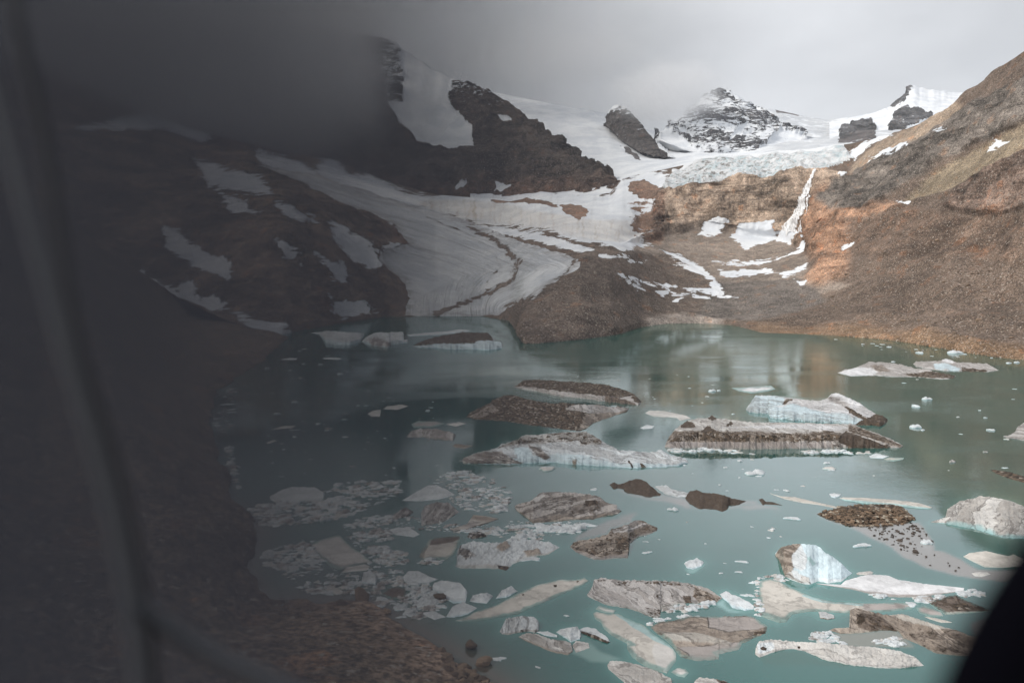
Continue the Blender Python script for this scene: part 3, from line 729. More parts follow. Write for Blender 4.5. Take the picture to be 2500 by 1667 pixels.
    bt = np.arange(nc_-1); F = np.concatenate([F, np.stack([bt+1, bt, (nrr-1)*nc_+bt, (nrr-1)*nc_+bt+1], -1)])
    base = GG[1:-1].reshape(-1, 3).mean(0); base[2] = 0
    V = GG.reshape(-1, 3)
    o = mesh(name, V-base, F, M_I, attrs=dict(col=pd(col).reshape(-1, 3), par=pd(par).reshape(-1, 3), aux=pd(aux).reshape(-1, 3)))
    o.location = base
    tag(o, label, cat, group)
    BERGS.append((poly, halo))
    if split:
        rk = pd(par)[..., 0].reshape(-1)[F].mean(1) > .85
        fm_ = np.zeros((nrr-1)*(nc_-1), int); fm_[:] = rk[:len(fm_)]; fm_ = fm_.reshape(nrr-1, nc_-1)
        lb = np.where(fm_ > 0, np.arange(fm_.size).reshape(fm_.shape)+1, 0)
        for _ in range(900):
            q = lb.copy()
            q[1:] = np.maximum(q[1:], lb[:-1]); q[:-1] = np.maximum(q[:-1], lb[1:]); q[:, 1:] = np.maximum(q[:, 1:], lb[:, :-1]); q[:, :-1] = np.maximum(q[:, :-1], lb[:, 1:])
            q[fm_ == 0] = 0
            if (q == lb).all(): break
            lb = q
        ids, cn = np.unique(lb[lb > 0], return_counts=True); ids = [i_ for i_, c_ in zip(ids, cn) if c_ > 60]
        lbf = np.concatenate([lb.reshape(-1), np.zeros(len(F)-fm_.size, int)]); rk = np.isin(lbf, ids)
        if 20 < rk.sum() < .7*len(F):
            VL = np.asarray(V-base); me = o.data; A = dict(col=pd(col).reshape(-1, 3), par=pd(par).reshape(-1, 3), aux=pd(aux).reshape(-1, 3))
            nm = o.name; bpy.data.objects.remove(o)
            def sub(nm_, FF_, par_=None):
                u, inv = np.unique(FF_, return_inverse=True); return mesh(nm_, VL[u], inv.reshape(FF_.shape), M_I, par_, attrs={k: a[u] for k, a in A.items()})
            o = sub(name, F[~rk]); o.location = base; tag(o, label, cat, group)
            for i_ in ids: sub('rubble_cover', F[lbf == i_], o)
    return o

exec(compile('''
B = berg
B('iceberg', 'long low iceberg roofed with brown rubble over pale ice, behind the triangular rubble berg', 'iceberg', P('1', '600,172 640,155 690,115 720,105 930,105 1070,120 1290,132 1480,148 1640,195 1750,240 1800,285 1830,318 1795,352 1660,337 1480,317 1310,292 1130,277 990,257 820,218 690,198'), .62, .34, 'brown', 'dirty', 1.0, 0., .2, .45, (.5, .8), 2.5, .6, 6.,
  patches=[(P('1', '1480,255 1600,265 1760,330 1790,355 1480,330'), dict(c='brown', dirt=.8, rock=.3)), (P('1', '1600,285 1720,262 1760,300 1700,305'), dict(c='dirty', rock=0, dirt=.2))])
B('iceberg', 'large triangular iceberg covered all over in brown rubble with a peak on its left', 'iceberg', P('1', '150,462 180,425 390,320 400,300 520,255 590,247 700,285 960,330 1070,325 1200,340 1440,345 1540,370 1600,358 1710,378 1690,410 1540,460 1370,520 1290,580 1230,597 1090,582 930,560 700,532 540,502 250,487'), .55, .12, 'brown', 'brown', .95, .8, .5, .6, (.8, .5), 3, 1.1, 9.,
  patches=[(P('1', '1090,370 1200,345 1440,345 1710,378 1690,410 1400,440 1250,420 1100,400'), dict(c='dirty', rock=.25, dirt=.5)), (P('1', '1290,440 1690,400 1540,460 1300,575 1220,590'), dict(c='tan', rock=.3, dirt=.7)), (P('1', '160,462 400,340 480,400 260,485'), dict(c='tan', rock=.45))])
B('iceberg', 'long white and pale blue iceberg with a dirty grey left end and brown stained crest', 'iceberg', P('1', '112,880 120,855 230,805 420,765 500,720 640,690 680,650 880,635 1080,615 1300,608 1440,690 1540,745 1600,780 1800,790 1950,805 2010,780 2120,835 2250,860 2278,905 2170,930 1960,945 1730,950 1500,935 1190,918 960,895 760,905 560,915 280,912 120,905'), .55, .25, 'white', 'blue', .12, 0., .35, .12, (.3, 1), 2.5, 1.5, 9., halo=.8,
  patches=[(P('1', '430,770 640,690 680,650 1080,615 1300,608 1440,690 1440,730 1260,740 1220,700 900,720 740,730 600,740'), dict(c='pale', rock=.47, dirt=.5, up=.3)), (P('1', '112,905 110,855 250,805 480,780 560,850 700,900 560,915'), dict(c='grey', dirt=.75, rock=.2)),
   (P('1', '740,735 800,740 960,850 900,865 820,830'), dict(c='grey', dirt=.9)), (P('1', '600,760 740,750 800,850 720,890 640,850'), dict(c='blue', dirt=0, rock=0)), (P('1', '1700,875 1712,875 1745,945 1730,950'), dict(c='brown', dirt=1, rock=1)), (P('1', '1165,880 1200,880 1200,918 1170,915'), dict(c='tan', dirt=.8)), (P('1', '1810,905 1830,905 1870,945 1815,948'), dict(c='tan', rock=.7))])
B('iceberg', 'grey brown layered iceberg with an undercut right end, below the brown pointed mounds', 'iceberg', P('1', '615,1310 660,1290 760,1265 860,1190 930,1178 1140,1185 1340,1200 1420,1225 1500,1280 1590,1300 1590,1340 1640,1360 1600,1390 1480,1410 1360,1440 1180,1445 1000,1465 860,1470 790,1478 720,1420 640,1365 615,1330'), .55, .12, 'grey', 'tan', .3, .1, .75, .7, (-.25, 1), 1.3, 1.0, 5.,
  patches=[(P('1', '780,1250 880,1195 900,1230 820,1280'), dict(c='pale', rock=0, dirt=.2)), (P('1', '1280,1260 1400,1270 1400,1310 1300,1305'), dict(rock=.8, mud=.5))])
B('iceberg', 'dark brown muddy mound with a pointed top, leftmost of the muddy mounds', 'iceberg', P('1', '1520,1110 1565,1082 1600,1105 1660,1095 1720,1065 1810,1050 1870,1080 1940,1140 1990,1185 2015,1195 2005,1215 1960,1212 1900,1228 1830,1215 1700,1185 1665,1168 1660,1150 1600,1145 1560,1150'), .5, .1, 'brown', None, 1.6, 1.6, .3, .3, mud=.9, amp=.5, asc=4., smoothice=.5)
B('iceberg', 'dark brown muddy mound trailing a low ridge to the right, between two smaller mud mounds', 'iceberg', P('2', '285,1240 330,1170 400,1160 450,1185 600,1195 740,1240 870,1265 800,1300 700,1308 688,1350 640,1365 560,1345 420,1340 340,1300'), .5, .1, 'brown', None, 1.6, 1.6, .3, .3, mud=.9, amp=.5, asc=4., smoothice=.5)
B('iceberg', 'smallest dark brown mud sliver, right of the two muddy mounds', 'iceberg', P('2', '990,1250 1020,1238 1060,1272 1120,1272 1215,1306 1130,1300 1050,1296 1030,1308'), .6, .1, 'brown', None, 1.6, 1.6, mud=.9, amp=.2, asc=3.)
B('ice_floe', 'white ice rubble strip between the two dark muddy mounds', 'ice floe', P('1', '1950,1125 2060,1110 2110,1150 2280,1190 2270,1225 2180,1230 2060,1205'), .8, .2, 'white', None, .2, 0., .25, amp=.3, asc=3.)
B('iceberg', 'longest flat topped iceberg, grey brown with streaked vertical sides and small dark cones on top', 'iceberg', P('2', '88,748 110,690 170,600 240,540 300,500 400,475 500,470 540,445 590,475 700,485 900,512 1150,515 1500,520 1900,530 2000,580 2100,610 2250,670 2372,735 2350,757 2200,760 1900,760 1500,765 1000,772 600,765 350,765 150,765'), .72, .52, 'pale', 'grey', .30, .38, .42, .62, (1, .35), 2.6, .75, 7.,
  patches=[(P('2', '110,695 170,600 900,600 1300,620 1650,600 1800,620 1750,690 1500,690 1000,700 500,705 200,700'), dict(c='tan', rock=.55, dirt=.6)), (P('2', '80,770 100,700 1000,710 1700,705 1700,770'), dict(c='silt', rock=.05, dirt=.42)),
   (P('2', '1760,650 1820,600 2000,660 2200,740 2240,765 1900,760 1760,700'), dict(c='brown', rock=1.5, mud=.85)), (P('2', '500,470 540,445 590,480 540,490'), dict(rock=1.5, mud=.8)), (P('2', '240,550 300,500 380,540 370,560 250,570'), dict(rock=1.3, mud=.5)),
   (P('2', '440,610 500,545 580,600'), dict(rock=1.4, mud=.6)), (P('2', '680,545 720,505 745,540'), dict(rock=1.4, mud=.6)), (P('2', '1850,540 2000,580 2360,730 2340,755 2000,650 1850,600'), dict(c='tan', rock=.6)), (P('2', '600,560 1500,530 1850,560 1750,600 1300,575 900,570'), dict(c='snow', rock=.14, dirt=.25))])
B('iceberg', 'blue white iceberg with dark rubble heap at its right tip, behind the longest flat berg', 'iceberg', P('2', '868,385 960,255 1120,258 1330,285 1560,310 1640,290 1680,248 1750,243 1870,285 1970,345 2060,400 2120,440 2170,445 2225,485 2200,525 2150,555 2050,540 1900,540 1760,520 1500,508 1300,495 1100,470 1080,432 900,420 870,400'), .5, .3, 'snow', 'blue', .16, .0, .35, .3, (.28, 1), 1.8, 1.1, 7., halo=.9,
  patches=[(P('2', '868,400 960,255 1240,270 1220,350 1130,365 1090,435 900,425'), dict(c='blue', dirt=.45, rock=0)), (P('2', '1210,340 1250,295 1330,290 1240,335'), dict(c='brown', rock=1.2)), (P('2', '1090,430 1130,365 1220,370 1300,330 1400,370 1800,470 1760,525 1300,500'), dict(c='blue', dirt=.3, rock=0, up=.4)),
   (P('2', '1900,540 2030,470 2110,438 2170,443 2230,485 2200,530 2150,560 2050,545'), dict(rock=1.6, mud=.5)), (P('2', '1800,365 1900,400 2040,480 2020,500 1880,440'), dict(rock=1.1)), (P('2', '1680,248 1750,243 1970,345 1900,340 1740,270'), dict(c='snow', rock=0, dirt=0, up=.5)), (P('2', '1640,300 1680,260 1860,340 1840,380 1700,320'), dict(c='dirty', dirt=.6, rock=.3))])
B('ice_floe', 'flat pale grey snow plate lying alone above the blue white iceberg', 'ice floe', P('2', '730,185 860,178 990,168 1110,163 1150,195 1080,215 925,237 800,215'), .95, .06, 'snow', 'blue', 0, 0, .03, smoothice=.6, amp=.05, jag=.6)
B('ice_floe', 'thin cream sliver of ice left of the round white floe', 'ice floe', P('2', '1095,1192 1200,1220 1330,1225 1500,1265 1700,1310 1770,1337 1740,1337 1560,1302 1400,1282 1240,1247'), .9, .1, 'cream', None, 0, 0, .1, smoothice=.6, amp=.08, jag=.7)
B('ice_floe', 'long narrow cream bar of ice with a grey side, above the rubble islet', 'ice floe', P('3', '583,1435 620,1425 850,1430 1100,1450 1250,1465 1370,1485 1470,1520 1460,1538 1350,1532 1080,1502 850,1487 640,1457'), .75, .38, 'cream', 'teal', 0, 0, .08, smoothice=.6, amp=.08, jag=.5)
B('ice_floe', 'small round white floe at the left tip of the cream bar', 'ice floe', P('3', '487,1393 540,1385 600,1395 590,1415 545,1433 505,1420'), .8, .25, 'white', 'blue', 0, 0, .05, amp=.15, asc=3.)
B('iceberg', 'white and tan low floe near the right shore, left one of a close pair', 'iceberg', P('3', '565,235 640,205 700,200 760,180 880,130 1000,135 1160,150 1320,195 1440,200 1480,225 1700,262 1680,290 1560,297 1300,277 1100,272 900,264 700,267'), .62, .15, 'dirty', 'dirty', .25, .2, .35, .3, (.7, .5), 2.4, 1., 8.,
  patches=[(P('3', '565,240 760,180 880,190 960,230 900,264 700,267'), dict(c='snow', dirt=.03, rock=0)), (P('3', '1200,250 1480,225 1700,258 1680,292 1300,277'), dict(c='tan', rock=.7)), (P('3', '880,170 1000,170 1080,220 960,225'), dict(c='tan', dirt=.8))])
B('iceberg', 'white and brown streaked low floe near the right shore, right one of a close pair', 'iceberg', P('3', '1290,150 1320,130 1480,125 1560,122 1600,95 1680,130 1900,145 2000,150 2110,212 2000,227 1850,227 1600,214 1450,205 1320,178'), .62, .15, 'dirty', None, .28, .3, .4, .4, (.7, .5), 2.4, 1., 8.,
  patches=[(P('3', '1480,150 1600,140 1750,200 1720,218 1500,200'), dict(c='blue', dirt=.05, rock=0)), (P('3', '1560,120 1600,95 1700,135 1640,145'), dict(c='snow', dirt=0, rock=0)), (P('3', '1760,190 1900,200 2000,215 1980,230 1760,225'), dict(c='brown', rock=1.))])
B('iceberg', 'beige layered iceberg cut off by the right edge of the photo', 'iceberg', P('3', '2180,855 2200,835 2270,800 2290,750 2352,715 2500,690 2600,760 2560,880 2400,890 2250,867'), .55, .15, 'dirty', None, .1, .1, .6, .6, (.2, 1), 1.4, .8, 6.)
B('iceberg', 'low dark rubble berg at the right edge above the marbled iceberg', 'iceberg', P('3', '2030,1165 2060,1160 2200,1180 2352,1225 2500,1255 2600,1300 2500,1320 2352,1287 2200,1242 2080,1197'), .75, .1, 'brown', None, 1.3, 1.2, amp=.5, asc=4., halo=.5)
B('iceberg', 'big rounded marbled iceberg at the right edge, cream with dark veins', 'iceberg', P('6', '1450,292 1600,245 1620,160 1730,90 1830,70 1950,40 2100,60 2250,95 2352,150 2480,200 2600,300 2600,480 2352,445 2160,442 1900,362 1700,322 1560,302'), .48, .12, 'pale', 'teal', .06, 0, .45, .2, (-.75, .7), 2.6, 1.5, 9., halo=.9)
B('ice_floe', 'smooth cream lens of ice beside the black window post', 'ice floe', P('6', '1770,620 1830,585 1990,565 2090,590 2200,615 2250,597 2340,640 2400,680 2350,712 2150,727 1980,722 1850,662'), .85, .1, 'cream', None, 0, 0, .03, smoothice=.9, amp=.15, jag=.25, halo=.5)
B('ice_floe', 'small pale floe under the smooth cream lens', 'ice floe', P('6', '1850,780 1900,768 2000,770 2030,790 1950,815 1880,807'), .8, .1, 'pale', None, 0, 0, .05, smoothice=.7, amp=.1)
B('iceberg', 'tall bright blue iceberg with a brown streaked left flank', 'iceberg', P('5', '1145,330 1200,270 1310,240 1400,235 1540,247 1590,280 1620,320 1700,360 1780,420 1850,490 1885,515 1780,600 1650,612 1560,597 1490,622 1440,622 1370,602 1290,575 1240,545 1210,460 1180,380 1150,352'), .40, .1, 'blue', 'white', 0, 0, .0, .0, (.55, 1), 1.3, .8, 6., smoothice=.35, halo=1.6,
  patches=[(P('5', '1140,340 1200,265 1310,238 1400,235 1400,330 1330,400 1320,500 1240,550 1200,450'), dict(c='tan', dirt=.75, rock=.12)), (P('5', '1440,375 1470,365 1530,430 1500,445'), dict(c='teal')), (P('5', '1310,330 1400,240 1450,380 1440,480 1400,500 1320,460'), dict(c='white', dirt=.1, rock=0)), (P('5', '1240,540 1320,500 1470,560 1490,620 1370,605'), dict(c='pale', dirt=.6, rock=.15)),
   (P('5', '1310,500 1360,500 1400,540 1380,590 1330,560'), dict(c='white', dirt=0, rock=0))])
B('ice_floe', 'long white snow wedge with a straight front edge, right of the blue iceberg', 'ice floe', P('6', '360,880 600,888 640,850 780,810 890,788 1050,800 1150,840 1400,880 1600,900 1780,920 1772,952 1500,987 1300,1010 1080,1007 900,982 700,932 500,902'), .9, .13, 'snow', 'silt', 0, 0, .02, .05, smoothice=.7, amp=.15, jag=.4, halo=.6)
B('ice_floe', 'stubby white ice stick behind the white snow wedge', 'ice floe', P('6', '745,782 770,768 880,758 912,772 900,785 850,797 760,795'), .6, .3, 'pale', None, .05, 0, .15, amp=.1, jag=.4)
B('ice_floe', 'big ragged cream slab partly under water below the blue iceberg', 'ice floe', P('5', '1000,590 1100,570 1170,590 1270,640 1380,690 1500,740 1700,790 2000,805 2300,795 2500,805 2450,860 2200,887 1980,897 1830,897 1700,892 1500,882 1400,892 1310,912 1250,985 1190,992 1080,957 1000,922 1010,820 990,700'), .985, .03, 'cream', None, 0, 0, .12, .1, (.4, 1), 5, .12, 5., smoothice=.75, jag=.5, halo=.9,
  patches=[(P('5', '1450,700 1700,760 2000,780 2520,790 2480,830 1900,830 1600,800 1400,740'), dict(c='teal', film=.1)), (P('5', '2000,800 2500,800 2450,870 2000,900'), dict(c='silt'))])
B('ice_floe', 'long smooth cream floe tapering to its lower left, with a few small stones on it', 'ice floe', P('4', '40,972 150,930 250,880 440,820 640,710 830,625 1050,577 1200,577 1280,558 1320,590 1260,632 1130,692 900,792 650,907 450,942 250,977 100,982'), .965, .04, 'cream', 'silt', 0, 0, .05, smoothice=.85, amp=.1, jag=.35, halo=.7,
  patches=[(P('4', '985,630 1015,630 1010,655 990,655'), dict(rock=1.5)), (P('4', '1210,588 1230,588 1228,603 1212,602'), dict(rock=1.5)), (P('4', '685,718 705,718 705,732 685,730'), dict(rock=1.5)), (P('4', '385,825 402,825 402,834 385,834'), dict(rock=1.5))])
B('iceberg', 'white slab speckled with brown dirt, right of the smooth tapering cream floe', 'iceberg', P('4', '1305,725 1360,640 1370,580 1450,562 1600,582 2000,587 2200,602 2340,625 2460,660 2600,752 2550,792 2400,805 2240,802 2020,852 2000,900 2010,930 1960,950 1880,922 1800,882 1650,847 1500,822 1380,772 1320,742'), .86, .08, 'dirty', 'grey', .27, .3, .35, .4, (.6, .8), 2., .55, 3.5, halo=.4,
  patches=[(P('4', '1640,585 2350,600 2330,660 1900,620 1650,612'), dict(rock=.5)), (P('4', '2330,640 2600,752 2540,795 2380,800 2330,740'), dict(c='tan', rock=.5)), (P('4', '1860,850 2010,870 2000,940 1900,935'), dict(c='grey', rock=.5)), (P('4', '2225,735 2300,735 2300,800 2240,800'), dict(c='brown', dirt=.9, rock=.5))])
B('iceberg', 'tan slab with dark crossing lines and a smooth submerged right half', 'iceberg', P('5', '-45,1035 30,985 200,960 350,925 500,935 860,922 940,935 1070,1020 1060,1090 960,1130 830,1190 800,1247 560,1302 610,1340 400,1355 240,1322 150,1200 20,1100'), .93, .05, 'tan', None, .08, .1, .55, .5, (.12, 1), 1.6, .55, 6., halo=.3,
  patches=[(P('5', '500,935 940,930 1080,1020 980,1060 700,1080 520,1040'), dict(c='silt', dirt=.12, smooth=.8)), (P('5', '200,1240 500,1240 830,1190 800,1250 600,1345 380,1360'), dict(c='silt', dirt=.15, film=.4, smooth=.8)), (P('5', '30,1090 400,1100 740,1215 700,1245 500,1215 150,1180'), dict(c='cream', dirt=.45, up=.35)), (P('5', '950,1080 1060,1075 1030,1105 940,1120'), dict(rock=1.3))])
B('iceberg', 'long pale log shaped iceberg over dark green water, dark spot at left end', 'iceberg', P('5', '955,1290 960,1230 990,1165 1100,1147 1300,1165 1500,1178 1800,1200 2100,1225 2352,1265 2500,1330 2570,1400 2400,1422 2200,1427 2050,1412 1900,1402 1750,1372 1600,1342 1500,1292 1400,1257 1320,1242 1220,1247 1080,1292 1000,1322'), .62, .12, 'pale', 'dirty', .12, .1, .2, .2, (.15, 1), 1.8, .9, 4.5, halo=.2,
  patches=[(P('5', '1005,1225 1030,1212 1075,1225 1065,1250 1020,1248'), dict(c='grey', rock=1.2, mud=.6)), (P('5', '965,1180 1120,1170 1140,1240 980,1290'), dict(c='white', dirt=.03)), (P('5', '1365,1210 1390,1210 1390,1230 1365,1230'), dict(rock=1.4))])
B('iceberg', 'rough brown and cream twisted ridge of ice above the right end of the pale log', 'iceberg', P('6', '490,1325 530,1305 700,1300 760,1240 720,1200 680,1135 750,1110 900,1150 1050,1180 1200,1170 1400,1240 1600,1300 1720,1330 1850,1380 2000,1400 1960,1500 1900,1568 1700,1568 1500,1542 1350,1462 1250,1422 1200,1402 1150,1332 1000,1322 800,1352 600,1357'), .7, .1, 'tan', None, .3, .3, .5, .5, (.6, .8), 2., 1.0, 4.5,
  patches=[(P('6', '1050,1180 1200,1170 1720,1330 1500,1310 1200,1240'), dict(c='cream', dirt=.25, rock=.05)), (P('6', '740,1170 950,1180 1100,1300 1180,1400 900,1330 760,1300'), dict(c='brown', dirt=.6, rock=.45)), (P('6', '490,1325 700,1300 800,1350 600,1357'), dict(c='tan', rock=.1)), (P('6', '1200,1400 1500,1350 1900,1400 1900,1568 1500,1540'), dict(c='tan', dirt=.7, rock=.25))])
B('ice_floe', 'flat brown silty plate with a pale left edge, near the black window post', 'ice floe', P('6', '1430,1055 1550,1030 1620,1000 1700,985 1780,1030 1900,1080 2050,1140 1900,1157 1750,1167 1600,1177 1500,1112'), .93, .07, 'brown', 'cream', .5, 0, .3, .1, mud=.75, amp=.15, jag=.5, patches=[(P('6', '1650,1080 1800,1070 1850,1130 1700,1140'), dict(rock=1.2, mud=0.))])
B('ice_floe', 'bright white plate with one pointed side, right of the speckled slab', 'ice floe', P('5', '615,717 680,687 720,710 800,740 900,792 945,832 940,862 860,872 740,852 700,800 640,752'), .8, .15, 'white', 'blue', 0, 0, .04, amp=.25, asc=3., halo=1.4)
B('iceberg', 'small dirty white dome of ice below the tapering cream floe', 'iceberg', P('4', '470,1075 530,950 680,925 800,935 840,975 800,1040 830,1080 760,1075 640,1087 550,1105 490,1097'), .55, .12, 'white', 'dirty', .15, .3, .35, .5, (1, .3), 1.8, .8, 3., halo=.7)
B('iceberg', 'low tan streaked floe pointing lower right, under the small dirty dome', 'iceberg', P('4', '650,1125 730,1087 850,1105 970,1150 1080,1157 1150,1180 1170,1262 1120,1302 1020,1282 900,1242 800,1202 700,1152'), .8, .12, 'pale', 'tan', .1, 0, .5, .4, (.5, 1), 1.2, .4, 3.)
B('ice_floe', 'rounded pale floe touching the tip of the low tan streaked floe', 'ice floe', P('4', '1165,1210 1200,1160 1320,1182 1330,1232 1200,1277'), .8, .12, 'pale', None, 0, 0, .25, amp=.25, asc=3.)
B('iceberg', 'small jagged blue white iceberg left of the submerged cream slab', 'iceberg', P('4', '1010,1080 1050,1052 1130,1035 1210,1030 1245,1080 1240,1150 1150,1172 1080,1130'), .55, .1, 'white', 'blue', 0, 0, .05, amp=.9, asc=2.5, halo=1.)
B('ice_floe', 'pair of joined white blocks between the dirty dome and the jagged berg', 'ice floe', P('4', '820,1078 930,1070 1020,1108 1020,1132 900,1112'), .7, .2, 'white', 'blue', 0, 0, .05, amp=.4, asc=2.)
B('iceberg', 'small wedge, white above and rusty brown on its lower edge', 'iceberg', P('4', '1220,1057 1300,1035 1380,1045 1480,1110 1525,1172 1500,1187 1380,1142 1250,1087'), .8, .3, 'white', 'brown', 0, .9, .1, .4, amp=.4, asc=3., halo=.6)
B('ice_floe', 'long smooth cream slab lying under the water surface, running down to the lower right', 'ice floe', P('4', '1365,902 1400,882 1500,905 1600,902 1700,952 1850,1012 1950,1102 2100,1202 2160,1282 2160,1352 2110,1422 2070,1472 1980,1452 1850,1402 1740,1322 1690,1242 1750,1232 1650,1172 1540,1112 1470,1052 1440,992 1380,952'), .985, .02, 'cream', None, 0, 0, .1, .1, (.7, -.7), 5, .12, 4., smoothice=.8, jag=.5, halo=1.1,
  patches=[(P('4', '1950,1200 2160,1220 2180,1420 2070,1480 1980,1440 1930,1300'), dict(c='pale')), (P('4', '1560,900 1700,940 2000,1120 2150,1240 1960,1180 1700,1010'), dict(c='teal'))])
B('ice_floe', 'small rounded pale blob at the lower end of the submerged cream slab', 'ice floe', P('4', '2110,1462 2170,1422 2250,1432 2280,1472 2240,1512 2180,1502'), .95, .05, 'pale', None, 0, 0, .05, smoothice=.7, amp=.1, jag=.5, halo=.7)
B('ice_floe', 'small cream blob at the upper end of the submerged cream slab', 'ice floe', P('4', '1385,862 1420,825 1580,870 1560,902 1480,897'), .97, .05, 'pale', None, 0, 0, .1, smoothice=.7, amp=.1, jag=.5, halo=.7)
B('iceberg', 'pale rounded floe with tan streaks at the bottom edge of the photo', 'iceberg', P('4', '1500,1392 1530,1352 1650,1357 1850,1407 1980,1452 2110,1522 2130,1620 1700,1600 1560,1472 1510,1432'), .8, .08, 'pale', None, 0, 0, .35, .3, (.3, 1), 2., .4, 4., halo=.8)
B('ice_floe', 'white floe with a rusty corner cut by the bottom edge', 'ice floe', P('5', '370,1562 420,1512 520,1522 650,1542 720,1572 720,1660 400,1660'), .85, .08, 'pale', None, 0, 0, .2, amp=.3, asc=3., patches=[(P('5', '560,1525 720,1570 720,1620 600,1570'), dict(c='brown', rock=.7))])
B('iceberg', 'brown crusted iceberg curving up to the right, just below the layered undercut berg', 'iceberg', P('4', '1145,267 1180,215 1380,180 1500,150 1540,90 1700,50 1770,10 1850,15 1900,50 1980,80 1975,112 1900,142 1800,172 1720,232 1690,272 1700,372 1600,372 1480,387 1370,387 1280,352 1200,312'), .68, .12, 'tan', 'silt', .5, .1, .7, .4, (-.3, 1), 1.5, .8, 4.5, halo=.3, patches=[(P('4', '1540,90 1780,15 1900,50 1700,130 1560,140'), dict(c='dirty', rock=.3))])
B('ice_floe', 'large flat pale slab with curled left edge lying in the ice pack', 'ice floe', P('7', '650,717 700,690 870,640 960,730 1040,780 1120,852 1000,882 890,917 810,892 750,832 680,772'), .93, .06, 'pale', 'grey', 0, 0, .06, .3, amp=.15, smoothice=.8, jag=.3)
B('ice_floe', 'rounded pale strip against the lower edge of the curled slab', 'ice floe', P('7', '890,932 930,890 1070,868 1110,887 1080,917'), .9, .08, 'pale', None, 0, 0, .04, amp=.1, smoothice=.8, jag=.3)
B('ice_floe', 'flat tan slab with a brown stained upper edge, left of the striped white rubble', 'ice floe', P('7', '1480,812 1510,750 1560,680 1600,665 1790,648 1805,670 1760,782 1700,835 1510,832'), .93, .05, 'cream', None, 0, 0, .12, .2, (.3, 1), 4, .15, 5., smoothice=.8, jag=.3, patches=[(P('7', '1580,670 1790,648 1800,680 1650,715 1560,720'), dict(c='brown', dirt=.4)), (P('7', '1480,812 1510,750 1560,720 1540,760 1510,832'), dict(c='tan', dirt=.4))])
B('iceberg', 'white rubbly floe with dark stripes on its left side and tan blocks on top', 'iceberg', P('7', '1775,772 1800,722 1900,692 2000,702 2100,702 2200,690 2352,680 2480,700 2560,740 2480,790 2300,830 2200,870 2150,917 2080,902 1960,902 1800,902 1760,882 1830,832 1780,792'), .85, .08, 'white', 'pale', .12, .1, .12, .2, (.9, -.5), 2., .8, 3., halo=.7,
  patches=[(P('7', '1780,780 1800,722 1920,810 1840,830'), dict(c='pale', dirt=.95)), (P('7', '2070,740 2150,700 2180,740 2120,790'), dict(c='tan', rock=.2, up=.5)), (P('7', '2280,780 2400,760 2420,800 2320,820'), dict(c='tan', rock=.2, up=.4)), (P('7', '2080,880 2180,900 2150,920 2090,905'), dict(c='brown', rock=1.))])
B('iceberg', 'flat tan shield shaped floe with a brown undercut rim, above the striped rubble', 'iceberg', P('7', '1715,602 1780,580 1850,560 1900,490 2000,500 2095,520 2000,557 1850,602 1760,617'), .88, .12, 'cream', 'brown', 0, .5, .12, .5, smoothice=.7, amp=.15, jag=.4, patches=[(P('7', '1880,520 1900,490 2095,520 2000,545'), dict(c='tan', dirt=.4)), (P('7', '1750,580 1850,545 1960,545 1900,580'), dict(c='silt'))])
B('iceberg', 'white pyramid shaped floe at the top of the ice pack', 'iceberg', P('7', '1350,382 1450,320 1560,262 1620,262 1700,300 1760,337 1650,372 1500,387'), .8, .1, 'white', None, 0, 0, .04, amp=.4, asc=4.)
B('iceberg', 'dirty striped floe in the middle of the ice pack, below the white pyramid', 'iceberg', P('7', '1500,472 1530,420 1620,390 1720,400 1790,470 1700,532 1600,562 1500,577 1530,532'), .7, .1, 'dirty', None, .1, .1, .6, .6, (1, -.4), 1.5, .7, 4.)
B('iceberg', 'small striped hump left of the dirty striped floe', 'iceberg', P('7', '1265,522 1300,480 1380,432 1440,470 1400,502 1310,527'), .6, .1, 'dirty', None, 0, 0, .8, .8, (1, -.3), 1.3, .5, 3.)
B('iceberg', 'large white mound of ice at the upper left of the pack', 'iceberg', P('7', '340,352 430,300 520,275 680,280 760,320 750,372 500,392 350,382'), .75, .08, 'white', None, 0, 0, .05, amp=.4, asc=5.)
B('ice_floe', 'white lumpy floe under the small striped hump', 'ice floe', P('7', '1255,602 1330,585 1420,590 1490,640 1440,662 1300,642'), .8, .1, 'white', None, 0, 0, .06, amp=.5, asc=3.)
B('ice_floe', 'largest rounded white plate of the pack, left of the tapering cream floe', 'ice floe', P('7', '1580,1052 1600,1010 1660,990 1800,1010 1855,1080 1840,1162 1740,1167 1640,1102'), .85, .08, 'white', 'blue', 0, 0, .03, amp=.3, asc=3., smoothice=.3)
B('ice_floe', 'white plate touching the lower tip of the tapering cream floe', 'ice floe', P('7', '1690,1272 1740,1190 1820,1155 1930,1202 1860,1252 1750,1277'), .85, .08, 'white', 'blue', 0, 0, .03, amp=.3, asc=3.)
B('ice_floe', 'long white floe with a snowy hump, below the flat tan slab', 'ice floe', P('7', '1340,992 1400,920 1480,920 1560,960 1630,982 1560,1012 1400,1012'), .75, .1, 'white', None, 0, 0, .03, amp=.4, asc=3.)
B('ice_floe', 'cracked white plate in the lower part of the pack', 'ice floe', P('7', '1430,1182 1500,1120 1600,1100 1650,1162 1570,1202 1480,1202'), .85, .1, 'white', None, 0, 0, .1, amp=.4, asc=2.5)
B('ice_floe', 'low white plate beside the brown water at the foot of the pack', 'ice floe', P('7', '1490,1242 1600,1225 1690,1272 1600,1292'), .85, .1, 'white', None, 0, 0, .05, amp=.3, asc=2.5)
B('ice_floe', 'upright white block below the curled slab', 'ice floe', P('7', '1040,1012 1060,930 1110,915 1170,972 1150,1022'), .6, .1, 'white', 'blue', 0, 0, .04, amp=.5, asc=2.5)
